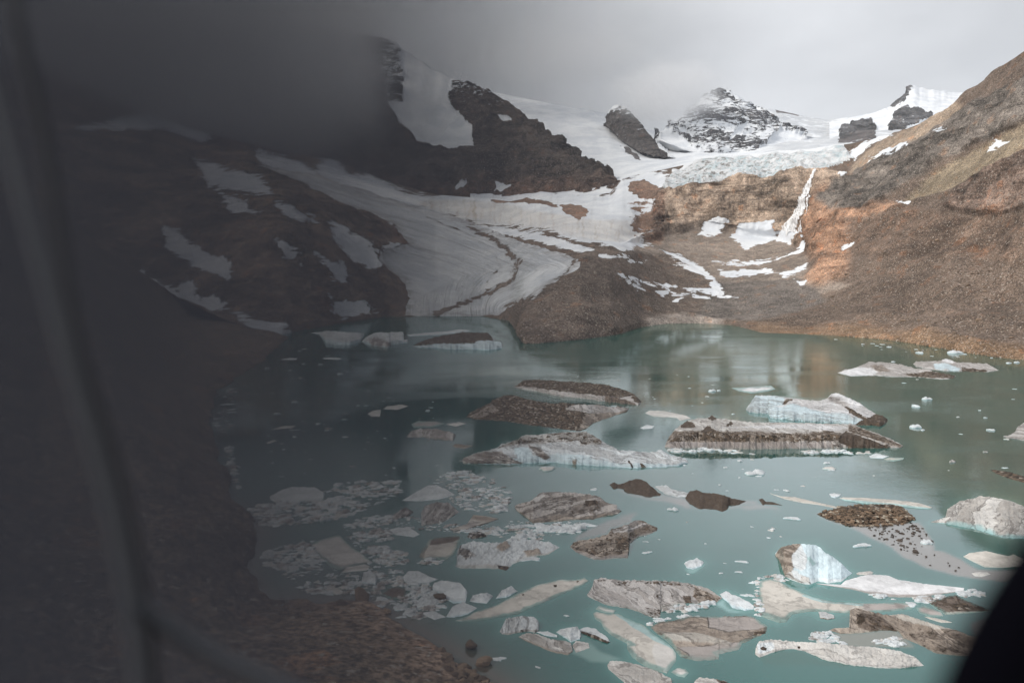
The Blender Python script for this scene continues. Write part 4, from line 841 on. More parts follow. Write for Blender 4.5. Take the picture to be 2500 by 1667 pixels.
B('ice_floe', 'flat brown silty plate in the lower part of the pack', 'ice floe', P('7', '1190,1092 1240,1050 1330,1035 1400,1060 1370,1132 1280,1142'), .97, .04, 'brown', None, .1, 0, .2, smoothice=.6, amp=.1)
B('ice_floe', 'pale flat plate at the near left shore', 'ice floe', P('7', '740,1052 780,1035 870,1052 920,1090 850,1102'), .9, .06, 'pale', None, 0, 0, .05, amp=.15, jag=.5)
B('ice_floe', 'small dirty brown lump above the striped white rubble', 'ice floe', P('7', '1850,662 1870,625 1960,620 2005,655 1900,677'), .6, .1, 'dirty', None, .6, .5, .6, amp=.5, asc=2.5)
B('ice_floe', 'blocky white floe left of the tapering cream floe', 'ice floe', P('7', '1870,1152 1900,1102 2010,1085 2050,1112 2000,1172'), .7, .1, 'white', None, 0, 0, .06, amp=.7, asc=2.)
B('ice_floe', 'white block leaning on the upper side of the tapering cream floe', 'ice floe', P('7', '2070,1132 2120,1062 2190,1035 2240,1077 2150,1122'), .6, .12, 'white', 'blue', 0, 0, .05, amp=.5, asc=2.)
B('iceberg', 'blue white iceberg of stacked low blocks near the far left shore', 'iceberg', P('8', '340,352 430,345 460,337 600,345 745,355 750,372 720,420 640,452 460,442 430,392 400,364'), .5, .3, 'white', 'blue', 0, 0, .1, .12, (.2, 1), 3., 1.6, 9., halo=.3)
B('iceberg', 'blue white iceberg with a ribbed dark face in the middle of the far left group', 'iceberg', P('8', '730,422 770,380 830,352 1050,345 1050,367 940,377 950,405 1080,405 1085,430 950,447 940,464 800,452'), .55, .3, 'white', 'blue', 0, 0, .12, .3, (1, .2), 3., 1.4, 8., halo=.3, patches=[(P('8', '780,400 850,390 960,440 930,462 800,450'), dict(c='dirty', dirt=.7))])
B('iceberg', 'iceberg with a dark rubble roof over a clean pale blue side, near the glacier tongue', 'iceberg', P('8', '1090,450 1115,455 1200,410 1350,372 1500,350 1690,350 1730,385 1740,412 1800,422 1805,472 1700,485 1480,482 1300,470 1180,467'), .6, .38, 'brown', 'blue', 1.1, 0., .2, .12, (.3, 1), 3.5, 1., 8., halo=.3, patches=[(P('8', '1600,415 1740,410 1805,425 1805,475 1600,485'), dict(c='blue', rock=0, dirt=.12))])
B('ice_floe', 'thin blue white strip of ice behind the iceberg with the rubble roof', 'ice floe', P('8', '1075,367 1250,350 1400,340 1480,325 1570,335 1500,352 1300,372 1100,380'), .8, .2, 'white', 'blue', 0, 0, .1, amp=.5)
B('iceberg', 'small pale iceberg with brown ribs left of the long white and blue berg', 'iceberg', P('8', '1072,1152 1110,1105 1180,1085 1290,1088 1400,1105 1450,1130 1430,1182 1300,1167 1200,1152'), .6, .15, 'dirty', None, .15, .1, .5, .5, (1, .2), 2., .9, 5.)
B('ice_floe', 'thin brown stained sliver of ice below the small ribbed iceberg', 'ice floe', P('8', '1425,1215 1450,1200 1580,1217 1520,1238 1450,1232'), .7, .1, 'tan', None, .3, .2, .5, amp=.3, asc=3.)
B('ice_floe', 'flat submerged pale plate above the small ribbed iceberg', 'ice floe', P('8', '1110,1052 1160,1025 1300,1030 1370,1047 1270,1077 1130,1082'), .97, .04, 'silt', None, 0, 0, .05, smoothice=.7, amp=.05, halo=.4)
B('ice_floe', 'flat pale floe right of the submerged plate', 'ice floe', P('8', '1375,1052 1480,1035 1530,1047 1450,1070'), .9, .08, 'pale', None, 0, 0, .05, amp=.1)
B('ice_floe', 'blunt pale floe alone in dark water, left one of two end to end', 'ice floe', P('8', '775,972 820,945 880,940 870,997 800,990'), .9, .08, 'pale', None, 0, 0, .05, amp=.1)
B('ice_floe', 'long pale floe in dark water, right one of two end to end', 'ice floe', P('8', '895,937 920,915 1040,900 1090,915 1000,942'), .9, .1, 'pale', None, 0, 0, .05, amp=.1)
B('ice_floe', 'thin pale floe in dark water near the left bank, upper one', 'ice floe', P('8', '50,1092 120,1065 230,1062 200,1082'), .9, .1, 'pale', None, 0, 0, .05, amp=.1)
B('ice_floe', 'thin pale floe in dark water near the left bank, lower one', 'ice floe', P('8', '0,1192 60,1170 80,1180 20,1202'), .9, .1, 'pale', None, 0, 0, .05, amp=.1)
B('ice_floe', 'narrow white floe in front of the stacked far left iceberg', 'ice floe', P('8', '430,545 500,538 580,548 560,559 440,555'), .8, .2, 'white', None, 0, 0, .05, amp=.1)
B('ice_floe', 'narrow white floe close to the left bank', 'ice floe', P('8', '110,555 180,543 240,548 230,560 130,562'), .8, .2, 'white', None, 0, 0, .05, amp=.1)
B('ice_floe', 'white block with a submerged skirt, alone in the middle of the open water', 'ice floe', P('5', '275,425 290,405 400,372 465,415 440,450 360,482 300,465'), .75, .1, 'white', 'blue', 0, 0, .05, amp=.5, asc=2.5, halo=1.)
B('ice_floe', 'small white floe under the right end of the longest berg', 'ice floe', P('3', '870,1030 940,1005 1060,1032 1000,1055 880,1050'), .85, .12, 'white', 'blue', 0, 0, .03, amp=.15, halo=.6)
B('ice_floe', 'small flat cream floe touching the white one under the longest berg', 'ice floe', P('3', '1005,1062 1060,1042 1205,1047 1195,1065 1100,1083 1040,1078'), .97, .04, 'cream', None, 0, 0, .03, amp=.05, smoothice=.7)
B('ice_floe', 'small white two part floe with a rusty lower block, above the pale log', 'ice floe', P('5', '1560,885 1620,880 1710,920 1712,950 1650,962 1575,945'), .7, .15, 'white', 'tan', .1, .5, .3, amp=.5, asc=2., halo=.5)
B('ice_floe', 'submerged tan plate right of the twisted ridge', 'ice floe', P('6', '1320,1110 1400,1090 1560,1150 1580,1190 1450,1200 1350,1160'), .99, .02, 'silt', None, 0, 0, .05, smoothice=.8, amp=.03, halo=.4)
B('ice_floe', 'narrow tan floe between the twisted ridge and the flat brown plate', 'ice floe', P('6', '1400,1195 1500,1205 1620,1235 1665,1252 1560,1252 1460,1222'), .9, .08, 'cream', None, 0, 0, .1, amp=.1)
B('ice_floe', 'white crumbly floe lying between the grey layered berg and the pale slush', 'ice floe', P('1', '800,1480 860,1470 920,1500 900,1530 820,1530'), .7, .1, 'white', None, 0, 0, .04, amp=.4, asc=2.)
B('ice_floe', 'longish white floe in the shade of the undercut layered berg', 'ice floe', P('1', '1225,1480 1290,1472 1410,1500 1380,1512 1260,1510'), .75, .1, 'white', None, 0, 0, .04, amp=.3, asc=2.)
B('ice_floe', 'wide slushy white floe behind the two rubble bergs on the right', 'ice floe', P('1', '1860,425 1900,400 2040,405 2150,425 2260,450 2300,475 2200,500 2160,470 1950,460'), .9, .06, 'pale', None, .05, 0, .1, amp=.2, asc=3., halo=.5)
B('ice_floe', 'small oval white floe right of the triangular rubble berg', 'ice floe', P('1', '1815,565 1870,538 1950,548 1930,572 1840,577'), .85, .12, 'white', None, 0, 0, .03, amp=.15)
''', 'bergs', 'exec'))

# ---------------- small ice pieces from a few hand-sized prototypes
def chunk_mesh(k, h, tall=False):
    nseg, nring = 22, 6
    rg = np.random.default_rng(100+k)
    th = np.linspace(0, 2*math.pi, nseg, endpoint=False)
    r = 1+.25*np.sin(th*2+rg.uniform(0, 6))+.18*np.sin(th*3+rg.uniform(0, 6))+.12*np.sin(th*5+rg.uniform(0, 6))+rg.normal(size=nseg)*.07
    V = []
    prof = [(1.0, -.5), (1.0, .0), (.97, .45), (.86, .8), (.55, 1.0), (.25, 1.08)]
    for q, zf in prof:
        x = np.cos(th)*r*q; y = np.sin(th)*r*q*.72
        z = h*zf*np.ones(nseg) if zf <= 0 else h*zf*(1+.55*fbm(np.stack([x*1.7+k, y*1.7, x*0], -1), 1., 3)*(2.2 if tall else 1.2))
        V.append(np.stack([x, y, z], -1))
    V = np.concatenate(V); F = []
    for a in range(nring-1):
        for b in range(nseg):
            c = (b+1) % nseg; F.append((a*nseg+b, a*nseg+c, (a+1)*nseg+c, (a+1)*nseg+b))
    top = len(V); V = np.concatenate([V, [[0, 0, h*1.1]]])
    Ft = [((nring-1)*nseg+b, (nring-1)*nseg+(b+1) % nseg, top) for b in range(nseg)]
    return V, F+Ft
PROT = []
for k in range(14):
    V, F = chunk_mesh(k, .16 if k < 9 else .38, k >= 9)
    cc = np.array(PAL['white'] if k % 4 else PAL['pale'])*(.95+.1*random.random())
    if k in (6, 12): cc = np.array(PAL['dirty'])
    n = len(V); par = np.zeros((n, 3)); par[:, 1] = .05 if k not in (6, 12) else .5; par[:, 2] = V[:, 0]*.01
    par[:, 0] = .25 if k in (12,) else 0
    col = np.tile(cc, (n, 1)); col[V[:, 2] < .08] *= np.array((.75, .93, .95))
    o = mesh('ice_fragment', V, F, M_I, attrs=dict(col=col, par=par, aux=np.zeros((n, 3)))); 
    PROT.append((o, V, F, col, par))
pieces = []    # (x, y, size_px, proto, label, group)
def add_piece(x, y, hw, label, group, proto=None):
    Yd = float(dw(y)); pos = at(x, y, Yd); size = hw/FPX*np.linalg.norm(pos-np.array([0, 0, H]))
    pieces.append((float(pos[0]), float(pos[1]), float(size), random.randrange(14) if proto is None else proto, hw, label, group))
CL = [ # polygon, count, (min,max) half width px, label
 (P('7', '100,480 350,380 760,370 1000,330 1060,420 1000,500 700,540 400,580 120,580'), 420, (2.5, 10), 'small white ice fragment packed in front of the large white mound', 'ice fragments packed at the left bank'),
 (P('7', '800,280 960,240 1330,235 1330,320 1240,350 1000,350 850,320'), 130, (2.5, 9), 'small ice fragment in the band right of the large white mound', 'ice fragments right of the white mound'),
 (P('7', '1650,200 1750,150 1880,160 2000,220 1980,250 1760,270'), 55, (2.5, 9), 'small ice fragment below the grey end of the long white and blue berg', 'ice fragments below the long white berg'),
 (P('7', '1780,340 1850,290 2200,280 2190,330 2150,470 1960,480 1800,430'), 150, (2.5, 9), 'small ice fragment in the loose slush left of the grey layered berg', 'ice fragments left of the layered berg'),
 (P('7', '900,560 1100,500 1280,500 1290,570 1150,590 950,590'), 60, (3, 9), 'small ice fragment left of the striped hump', 'ice fragments left of the striped hump'),
 (P('7', '270,800 500,720 640,700 740,850 700,900 500,930 300,880'), 170, (2.5, 9), 'small ice fragment packed left of the curled slab', 'ice fragments left of the curled slab'),
 (P('7', '960,640 1100,600 1250,620 1280,680 1150,700 980,690'), 60, (3, 9), 'small ice fragment above the curled slab', 'ice fragments above the curled slab'),
 (P('7', '1040,760 1200,730 1390,790 1380,870 1150,860 1120,810'), 110, (3, 10), 'small ice fragment right of the curled slab', 'ice fragments right of the curled slab'),
 (P('7', '540,1050 740,1010 1000,990 1100,1060 1000,1090 760,1100 600,1080'), 80, (2.5, 9), 'small ice fragment beside the near left shore', 'ice fragments along the near left shore'),
 (P('7', '1130,920 1350,920 1340,1010 1560,1010 1580,1060 1680,1120 1660,1230 1480,1290 1300,1270 1130,1150 1150,1040'), 230, (3, 11), 'small ice fragment in the lower pack around the white plates', 'ice fragments in the lower pack'),
 (P('7', '1640,560 1800,540 1850,610 2100,580 2352,560 2352,640 2100,660 2000,640 1850,640 1700,600'), 90, (3, 9), 'small ice fragment between the striped floe and the tan shield floe', 'ice fragments between the tan floes'),
 (P('7', '1480,840 1600,835 1700,850 1600,875 1500,870'), 16, (4, 9), 'small ice fragment at the lower edge of the flat tan slab', 'ice fragments under the tan slab'),
 (P('4', '770,60 900,40 1100,60 1250,60 1230,120 1000,130 850,110'), 42, (5, 14), 'white ice lump at the foot of the grey layered berg', 'ice lumps under the layered berg'),
 (P('4', '560,150 800,160 980,240 960,300 800,380 600,420 620,300'), 80, (4, 12), 'small ice lump on the right side of the striped white rubble', 'ice lumps beside the striped rubble'),
 (P('2', '20,775 380,760 640,775 900,790 950,820 500,800 200,800'), 46, (2.5, 8), 'small white ice bit floating at the front foot of the longest berg, left part', 'ice bits under the left of the longest berg'),
 (P('2', '1400,790 1650,775 2050,790 2080,815 1700,810 1450,815'), 44, (2.5, 8), 'small white ice bit floating at the front foot of the longest berg, right part', 'ice bits under the right of the longest berg'),
 (P('5', '920,600 1060,530 1240,550 1300,590 1000,600 1000,760 1010,950 960,930 960,700'), 60, (3, 8), 'small ice bit along the left edge of the ragged cream slab', 'ice bits along the ragged cream slab'),
 (P('5', '1460,1130 1560,1080 1700,1100 1760,1170 1800,1195 1500,1170'), 60, (3, 9), 'small ice bit on the back of the pale log', 'ice bits behind the pale log'),
 (P('6', '900,1420 1150,1400 1200,1450 1300,1500 1000,1460'), 36, (3, 8), 'small ice bit between the pale log and the twisted ridge', 'ice bits between log and ridge'),
 (P('6', '860,985 1080,1010 1300,1020 1560,985 1600,1010 1400,1060 1100,1040'), 55, (3, 10), 'small ice bit in front of the white snow wedge', 'ice bits along the white wedge'),
 (P('6', '1740,960 1850,925 2000,985 1900,1010 1760,1000'), 28, (3, 8), 'small ice bit at the right tip of the white snow wedge', 'ice bits at the wedge tip'),
 (P('4', '2010,860 2230,830 2500,800 2520,830 2400,850 2100,880'), 14, (7, 13), 'white ice block in dark water under the speckled slab', 'ice blocks under the speckled slab'),
 (P('4', '1880,1010 2000,960 2180,930 2340,920 2340,935 2100,960 1980,1000'), 18, (5, 11), 'white ice block on the upper rim of the tan slab', 'ice blocks above the tan slab'),
 (P('7', '-20,-60 60,-40 100,130 120,330 100,480 60,400 20,150'), 90, (2, 7), 'small ice chip drifting along the dark left bank', 'ice chips along the left bank'),
 (P('D', '470,870 560,850 545,900 520,1040 560,1130 500,1080 480,990'), 90, (2, 8), 'small ice chip drifting along the upper left bank', 'ice chips along the upper left bank'),
 (P('7', '120,470 380,370 800,300 1330,240 1350,330 1100,440 900,520 500,580 150,580'), 420, (1.6, 5), 'tiny ice crumb in the slush around the large white mound', 'ice crumbs around the white mound'),
 (P('7', '880,560 1250,470 1700,560 2100,560 2300,640 1900,640 1500,600 1300,680 980,700'), 260, (1.6, 5), 'tiny ice crumb in the slush in the middle of the pack', 'ice crumbs in the middle of the pack'),
 (P('7', '1650,180 1900,150 2200,280 2180,470 1800,430 1560,300'), 260, (1.6, 5), 'tiny ice crumb in the slush below the long white berg', 'ice crumbs below the long white berg'),
 (P('7', '280,780 560,680 1000,700 1390,780 1380,960 1560,1010 1680,1150 1500,1300 1150,1130 1000,1080 620,1060 380,900'), 620, (1.6, 6), 'tiny ice crumb in the slush around the curled slab', 'ice crumbs around the curled slab'),
 (P('4', '560,20 1250,20 1240,140 980,160 980,260 700,200 560,100'), 90, (1.6, 5), 'tiny ice crumb in the slush under the layered berg', 'ice crumbs under the layered berg'),
 (P('D', '600,780 760,790 900,880 1000,900 1000,1000 1100,1060 1180,1090 900,1100 600,1100 560,950'), 95, (1.5, 5), 'tiny ice chip scattered on the dark left water', 'ice chips on the dark water'),
 (P('D', '1200,880 1500,830 1700,880 1680,1000 1560,960 1480,900'), 26, (1.5, 5), 'tiny ice chip scattered in the open water between the big bergs', 'ice chips between the big bergs'),
 (P('D', '2050,830 2352,880 2352,1100 2150,1080 2080,900'), 22, (2, 6), 'tiny ice chip scattered on the green water to the right', 'ice chips on the right water'),
 (P('D', '1880,775 2150,800 2300,825 2352,832 2352,838 2200,828 1900,785'), 26, (1.5, 5), 'tiny ice chip along the far right shore', 'ice chips along the far right shore'),
 (P('D', '1500,1050 2000,1060 2100,1100 1900,1140 1600,1130'), 16, (2, 7), 'small ice chip drifting below the longest berg', 'ice chips below the longest berg'),
 (P('D', '1480,1180 1800,1200 1780,1320 1560,1320 1450,1230'), 14, (2, 6), 'small ice chip drifting on open water left of the blue berg', 'ice chips left of the blue berg'),
]
for poly, cnt, (a, b), lab, grp in CL:
    x0, y0 = poly.min(0); x1, y1 = poly.max(0); k = 0; tries = 0
    while k < cnt and tries < cnt*30:
        tries += 1
        x, y = random.uniform(x0, x1), random.uniform(y0, y1)
        if not inpoly(poly, np.array([x]), np.array([y]))[0]: continue
        if perlin(np.array([[x/28, y/14, 3.3]]))[0] < random.uniform(-.6, .15): continue
        add_piece(x, y, a*1.35+(b*1.25-a)*random.random()**1.8, lab, grp); k += 1
for x, y, w, lab in [(1738, 955+0, 9, 'small white floe with a raised point behind the rubble topped berg'), (1925, 1000, 7, 'small bright floe on the water right of the flat pale plate'), (2262, 975, 9, 'small white floe on the green water far from the other ice'),
                     (2235, 1043, 12, 'small pointed white floe right of the long flat berg'), (2025, 1144, 16, 'white oval floe in the bright reflection under the longest berg'), (1845, 1156, 20, 'row of small white lumps in the bright reflection'),
                     (2330, 862, 15, 'white floe lying close to the right shore'), (2105, 1332, 18, 'small white floe between the blue berg and the rubble islet'), (1812, 1371, 12, 'small white floe left of the blue berg'),
                     (1804, 1396, 7, 'tiny white floe under the one left of the blue berg'), (1935, 1266, 15, 'small broken white floe left of the rubble islet'), (1643, 1245, 11, 'small white floe below the dark muddy mounds'),
                     (1383, 1503, 6, 'tiny white lump alone below the smooth tapering cream floe'), (1218, 1608, 13, 'small white floe near the brown bottom shore'), (1313, 1629, 6, 'tiny white floe right of the brown bottom shore'),
                     (1580, 1349, 11, 'small white chip below the curved brown berg'), (1577, 1322, 6, 'tiny white chip right of the curved brown berg'), (1826, 1453, 13, 'white lump right of the bright white plate'),
                     (1336, 1145, 22, 'thin white floe in front of the long white and blue berg'), (1450, 1195, 10, 'small white floe behind the grey layered berg'), (2262, 1325, 12, 'white sliver on the silty shelf under the rubble islet'),
                     (2225, 1475, 13, 'small bluish lump left of the flat brown plate'), (1700, 1505, 9, 'small white block in the dark water under the speckled slab'), (1707, 1480, 18, 'large white block in the dark water under the speckled slab')]:
    add_piece(x, y, w, lab, 'MAN', random.choice([0, 1, 2, 3, 9, 10, 11]))
for i, p in enumerate(pieces):
    # keep loose pieces out of the big bergs
    pass
man = [p for p in pieces if p[6] == 'MAN']; rest_ = [p for p in pieces if p[6] != 'MAN']
# drop pieces standing on shore or inside large bergs
def screen(x, y):
    dx, dy, dz = x, y, -H
    cz = dy*CP-dz*SP*1.0
    fw = dy*CP+(-dz)*SP; up = dy*SP+dz*CP
    return 1250+FPX*dx/fw, 833.5-FPX*up/fw
ok = np.ones(len(rest_), bool)
sx, sy = screen(np.array([p[0] for p in rest_]), np.array([p[1] for p in rest_]))
for poly, hl in BERGS: ok &= ~inpoly(poly, sx, sy)
shpoly = np.array([(x*KD, y*KD) for x, y in shx]+[(-400, 1750), (-400, 700)])
ok &= ~inpoly(shpoly, sx-10, sy)
rest_ = [p for p, k in zip(rest_, ok) if k]
rest_.sort(key=lambda p: -p[4])
N_IND = 300-len(man)
ind, mass = man+rest_[:N_IND], rest_[N_IND:]
used = set()
for i, (x, y, sz, pr, hw, lab, grp) in enumerate(ind):
    src = PROT[pr][0]
    if pr in used: o = src.copy(); COL.objects.link(o)
    else: o = src; used.add(pr)
    o.location = (x, y, -.02); o.rotation_euler = (0, 0, random.uniform(-.5, .5)+(math.pi if random.random() < .5 else 0))
    o.scale = (sz, sz*random.uniform(.7, 1.2), sz*random.uniform(.7, 1.2))
    tag(o, lab, 'ice', 'loose ice pieces on the lake' if grp == 'MAN' else grp)
VV, FF, CC, PP, off = [], [], [], [], 0
for (x, y, sz, pr, hw, lab, grp) in mass:
    _, V, F, c, pa = PROT[pr]; a = random.uniform(-.6, .6); ca, sa = math.cos(a), math.sin(a)
    W = V*np.array([sz, sz, sz]); W = np.stack([W[:, 0]*ca-W[:, 1]*sa+x, W[:, 0]*sa+W[:, 1]*ca+y, W[:, 2]-.02], -1)
    VV.append(W); FF += [tuple(q+off for q in f) for f in F]; CC.append(c); PP.append(pa); off += len(V)
if VV:
    o = mesh('ice_fragments', np.concatenate(VV), FF, M_I, attrs=dict(col=np.concatenate(CC), par=np.concatenate(PP), aux=np.zeros((off, 3))))
    tag(o, 'smallest slush and ice crumbs scattered between the floes', 'ice', kind='stuff')
for k, (o, *_r) in enumerate(PROT):
    if k not in used: bpy.data.objects.remove(o)

# ---------------- stones
def stone_mesh(k, flat=.6):
    rg = np.random.default_rng(500+k)
    n1, n2 = 7, 11; V = []
    for a in range(n1+1):
        ph = math.pi*a/n1
        for b in range(n2):
            th = 2*math.pi*b/n2
            V.append((math.sin(ph)*math.cos(th), math.sin(ph)*math.sin(th), math.cos(ph)))
    V = np.array(V); r = 1+.42*fbm(V+k*3.1, 1.1, 3)+.0
    for _ in range(6):                      # a few cleaved faces
        d = rg.normal(size=3); d /= np.linalg.norm(d); lim = rg.uniform(.55, .85)
        proj = V@d; V = V-np.outer(np.maximum(proj-lim, 0), d)
    V = V*r[:, None]*np.array([1.15, .9, flat]); F = []
    for a in range(n1):
        for b in range(n2):
            c = (b+1) % n2; F.append((a*n2+b, (a+1)*n2+b, (a+1)*n2+c, a*n2+c))
    return V, F
SP_ = [stone_mesh(k, random.uniform(.4, .8)) for k in range(8)]
def stone_protos(name, mat):
    out = []
    for V, F in SP_:
        me = bpy.data.meshes.new(name); me.from_pydata([tuple(v) for v in V], [], F); me.materials.append(mat); me.validate(); out.append(me)
    return out
ST1 = stone_protos('stone', M_R); ST2 = stone_protos('boulder', M_R2)
def place_stone(name, me, x, y, z, s, lab, grp):
    o = bpy.data.objects.new(name, me); COL.objects.link(o)
    o.location = (x, y, z); o.scale = (s, s*random.uniform(.7, 1.1), s*random.uniform(.6, 1.)); o.rotation_euler = (random.uniform(-.3, .3), random.uniform(-.3, .3), random.uniform(0, 6.28))
    tag(o, lab, 'stone', grp); return o
# rubble islet
isl = P('6', '370,212 470,185 600,145 850,125 1080,118 1190,150 1240,210 1305,255 1250,292 1150,302 950,302 800,332 720,322 560,282 440,242')
berg('rubble_islet', 'dark brown rubble heap above water at the head of the grey silt shelf', 'islet', isl, .88, .1, 'brown', None, 1.7, 1.6, .3, amp=.5, asc=3., halo=0)
cnt = 0
rub = P('6', '370,205 600,140 850,122 1080,115 1190,150 1310,255 1260,300 1150,310 800,340 700,330 440,250')
VV, FF, off = [], [], 0
SP_Z = []
while cnt < 700:
    x, y = random.uniform(rub[:, 0].min(), rub[:, 0].max()), random.uniform(rub[:, 1].min(), rub[:, 1].max())
    if not inpoly(rub, np.array([x]), np.array([y]))[0]: continue
    V, F = random.choice(SP_); s = random.uniform(.25, .62)
    d_e = float(polydist(isl, np.array([x]), np.array([y]))[0]); Y0 = float(dw(y))
    z = min(d_e*.055, .75); Y0 = float(dw(y, z)); p = at(x, y, Y0)
    a = random.uniform(0, 6.28); ca, sa = math.cos(a), math.sin(a)
    W = V*s*np.array([1, .9, .7]); W = np.stack([W[:, 0]*ca-W[:, 1]*sa+p[0], W[:, 0]*sa+W[:, 1]*ca+p[1], W[:, 2]+z], -1)
    VV.append(W); FF += [tuple(q+off for q in f) for f in F]; off += len(V); cnt += 1
o = mesh('rubble', np.concatenate(VV), FF, M_RB, smooth=False); tag(o, 'heaped brown rubble covering the islet in front of the cream bar', 'rubble', kind='stuff')
shelf = P('6', '700,320 950,290 1290,250 1370,330 1480,430 1500,560 1700,650 1800,760 1700,760 1450,700 1300,600 1150,540 1000,470 850,380')
cnt = 0
big_st = [(975, 392, 23), (1010, 350, 24), (1145, 375, 30), (1190, 395, 32), (1280, 325, 26), (1335, 342, 20), (1355, 375, 24), (1090, 402, 16), (1015, 447, 22), (1160, 462, 42), (1265, 490, 28), (1175, 547, 26), (1235, 523, 22), (1300, 536, 16), (1320, 573, 55), (1415, 618, 25), (1455, 697, 18), (1640, 702, 20), (1625, 676, 14), (1728, 720, 18), (1697, 750, 18), (1495, 600, 14), (1370, 440, 20), (1445, 468, 18), (1420, 412, 16), (1125, 422, 14)]
for x, y, w in big_st:
    X_, Y_ = T('6', [(x, y)])[0]; p = at(X_, Y_+2, float(dw(Y_+2))); s = w/2/3.92/FPX*float(np.linalg.norm(p-np.array([0, 0, H])))
    place_stone('stone', random.choice(ST1), p[0], p[1], .12, s*1.0, 'wet dark stone lying on the grey silt shelf beyond the rubble', 'stones on the grey silt shelf')
while cnt < 110:
    x, y = random.uniform(shelf[:, 0].min(), shelf[:, 0].max()), random.uniform(shelf[:, 1].min(), shelf[:, 1].max())
    if not inpoly(shelf, np.array([x]), np.array([y]))[0]: continue
    d_ = math.hypot(x-shelf[0, 0]-60, (y-shelf[0, 1])*1.3)
    if random.random() < d_/160: continue
    p = at(x, y, float(dw(y)))
    place_stone('stone', random.choice(ST1), p[0], p[1], .05, random.choice([.12, .16, .2, .28, .38]), 'small wet stone scattered on the silt shelf below the rubble islet', 'small stones on the silt shelf'); cnt += 1
# boulders of the near shore, bottom edge
bank = P('4', '-30,1060 30,1110 110,1150 240,1220 330,1300 420,1390 560,1500 700,1600 500,1650 200,1640 -60,1400 -110,1200')
from mathutils.bvhtree import BVHTree
Vg = G0.reshape(-1, 3); Fg = gridfaces(*G0.shape[:2])
bvh = BVHTree.FromPolygons([tuple(v) for v in Vg], [tuple(int(q) for q in f) for f in Fg])
def drop(x, y):
    h = bvh.ray_cast(Vector((x, y, 500)), Vector((0, 0, -1))); return h[0].z if h[0] else 0.
def on_bank(px, py):
    d = np.array([float(v) for v in ray(px, py)]); h = bvh.ray_cast(Vector((0, 0, H)), Vector(d))
    return h[0] if h[0] else None
cnt = 0; tr_ = 0
while cnt < 230 and tr_ < 4000:
    tr_ += 1
    x, y = random.uniform(bank[:, 0].min(), bank[:, 0].max()), random.uniform(bank[:, 1].min(), bank[:, 1].max())
    if not inpoly(bank, np.array([x]), np.array([y]))[0]: continue
    h = on_bank(x, y)
    if h is None: continue
    s = random.choice([.15, .2, .25, .3, .4, .55, .8])
    place_stone('boulder', random.choice(ST2), h.x, h.y, max(h.z, 0)+s*.2, s, 'rust brown stone in the rubble at the near bottom shore', 'stones of the near shore rubble'); cnt += 1
for x, y, w, lab in [(870, 1372, 22, 'lone dark boulder standing at the near shore edge beside the ice pack'), (930, 1405, 11, 'small dark boulder right of the lone shore boulder'), (880, 1412, 8, 'small boulder under the lone shore boulder'),
                     (822, 1388, 12, 'flat dark boulder left of the lone shore boulder'), (1072, 1460, 16, 'large rust coloured boulder on top of the near shore rubble'), (1150, 1578, 20, 'grey boulder at the water edge of the near shore rubble'),
                     (1182, 1620, 18, 'slate grey boulder lower down the near shore rubble')]:
    X_, Y_ = (x, y) if x > 1000 else (x*KD*.955, y*KD*1.0)
    h = on_bank(X_, Y_) 
    p = (h.x, h.y, h.z) if h else tuple(at(X_, Y_, float(dw(Y_))))
    s = w/FPX*math.dist(p, (0, 0, H)); o = place_stone('boulder', random.choice(ST2), p[0], p[1], p[2]+s*.3, s, lab, None)
# boulders scattered over the right hand slope
Vr = V1[np.unique(F1[kind == 0])]
bv2 = BVHTree.FromPolygons([tuple(v) for v in V1], [tuple(int(q) for q in f) for f in F1[(kind == 0) | (kind == 4)]])
cnt = 0; tr_ = 0
while cnt < 150 and tr_ < 3000:
    tr_ += 1
    x, y = random.uniform(1950, 2600), random.uniform(480, 850)
    if y < 620-(x-1950)*.25: continue
    h = bv2.ray_cast(Vector((0, 0, H)), Vector([float(v) for v in ray(x, y)]))[0]
    if h is None: continue
    s = random.choice([.5, .6, .8, 1.0, 1.3, 1.9])
    place_stone('boulder', random.choice(ST2), h.x, h.y, h.z+s*.15, s, 'boulder lying in the scree above the right shore', 'boulders on the right hand scree'); cnt += 1

# ------------------------------------------------------------------ lake
gx = np.arange(-700, 3260, 5.0); gy = np.concatenate([np.linspace(706, 760, 24), np.arange(762, 1760, 4.2), np.array([1850, 2050, 2400])])
GX, GY = np.meshgrid(gx, gy); W = at(GX, GY, dw(GY)); W[..., 2] = 0
wc = np.zeros(W.shape)+np.array((.008, .095, .083)); wp = np.zeros(W.shape); wp[..., 0] = .5
jit = lambda s_, a, o: fbm(W, s_, 4, .55, off=o)*a
jx, jy = GX+jit(8, 16, 1.), GY+jit(8, 8, 5.)
for poly, hl in BERGS:
    if hl <= 0: continue
    x0, y0 = poly.min(0)-60; x1, y1 = poly.max(0)+60
    m = (GX > x0) & (GX < x1) & (GY > y0) & (GY < y1)
    d = polydist(poly, jx[m], jy[m], 1.5)
    ins = inpoly(poly, jx[m], jy[m])
    k = np.exp(-d/16.)*min(hl, 1)*.48; k = np.where(ins, .5*min(hl, 1), k)
    wc[m] = wc[m]+(np.array((.10, .30, .27))-wc[m])*k[:, None]
def wpatch(poly, c, k, soft, rough=None):
    x0, y0 = poly.min(0)-80; x1, y1 = poly.max(0)+80
    m = (GX > x0) & (GX < x1) & (GY > y0) & (GY < y1)
    d = polydist(poly, jx[m], jy[m], 1.4); ins = inpoly(poly, jx[m], jy[m]); sd_ = np.where(ins, d, -d)
    w = sstep(-soft, soft, sd_)*k; wc[m] = wc[m]+(np.array(c)-wc[m])*w[:, None]
    if rough is not None: wp[m, 1] = np.maximum(wp[m, 1], w*rough)
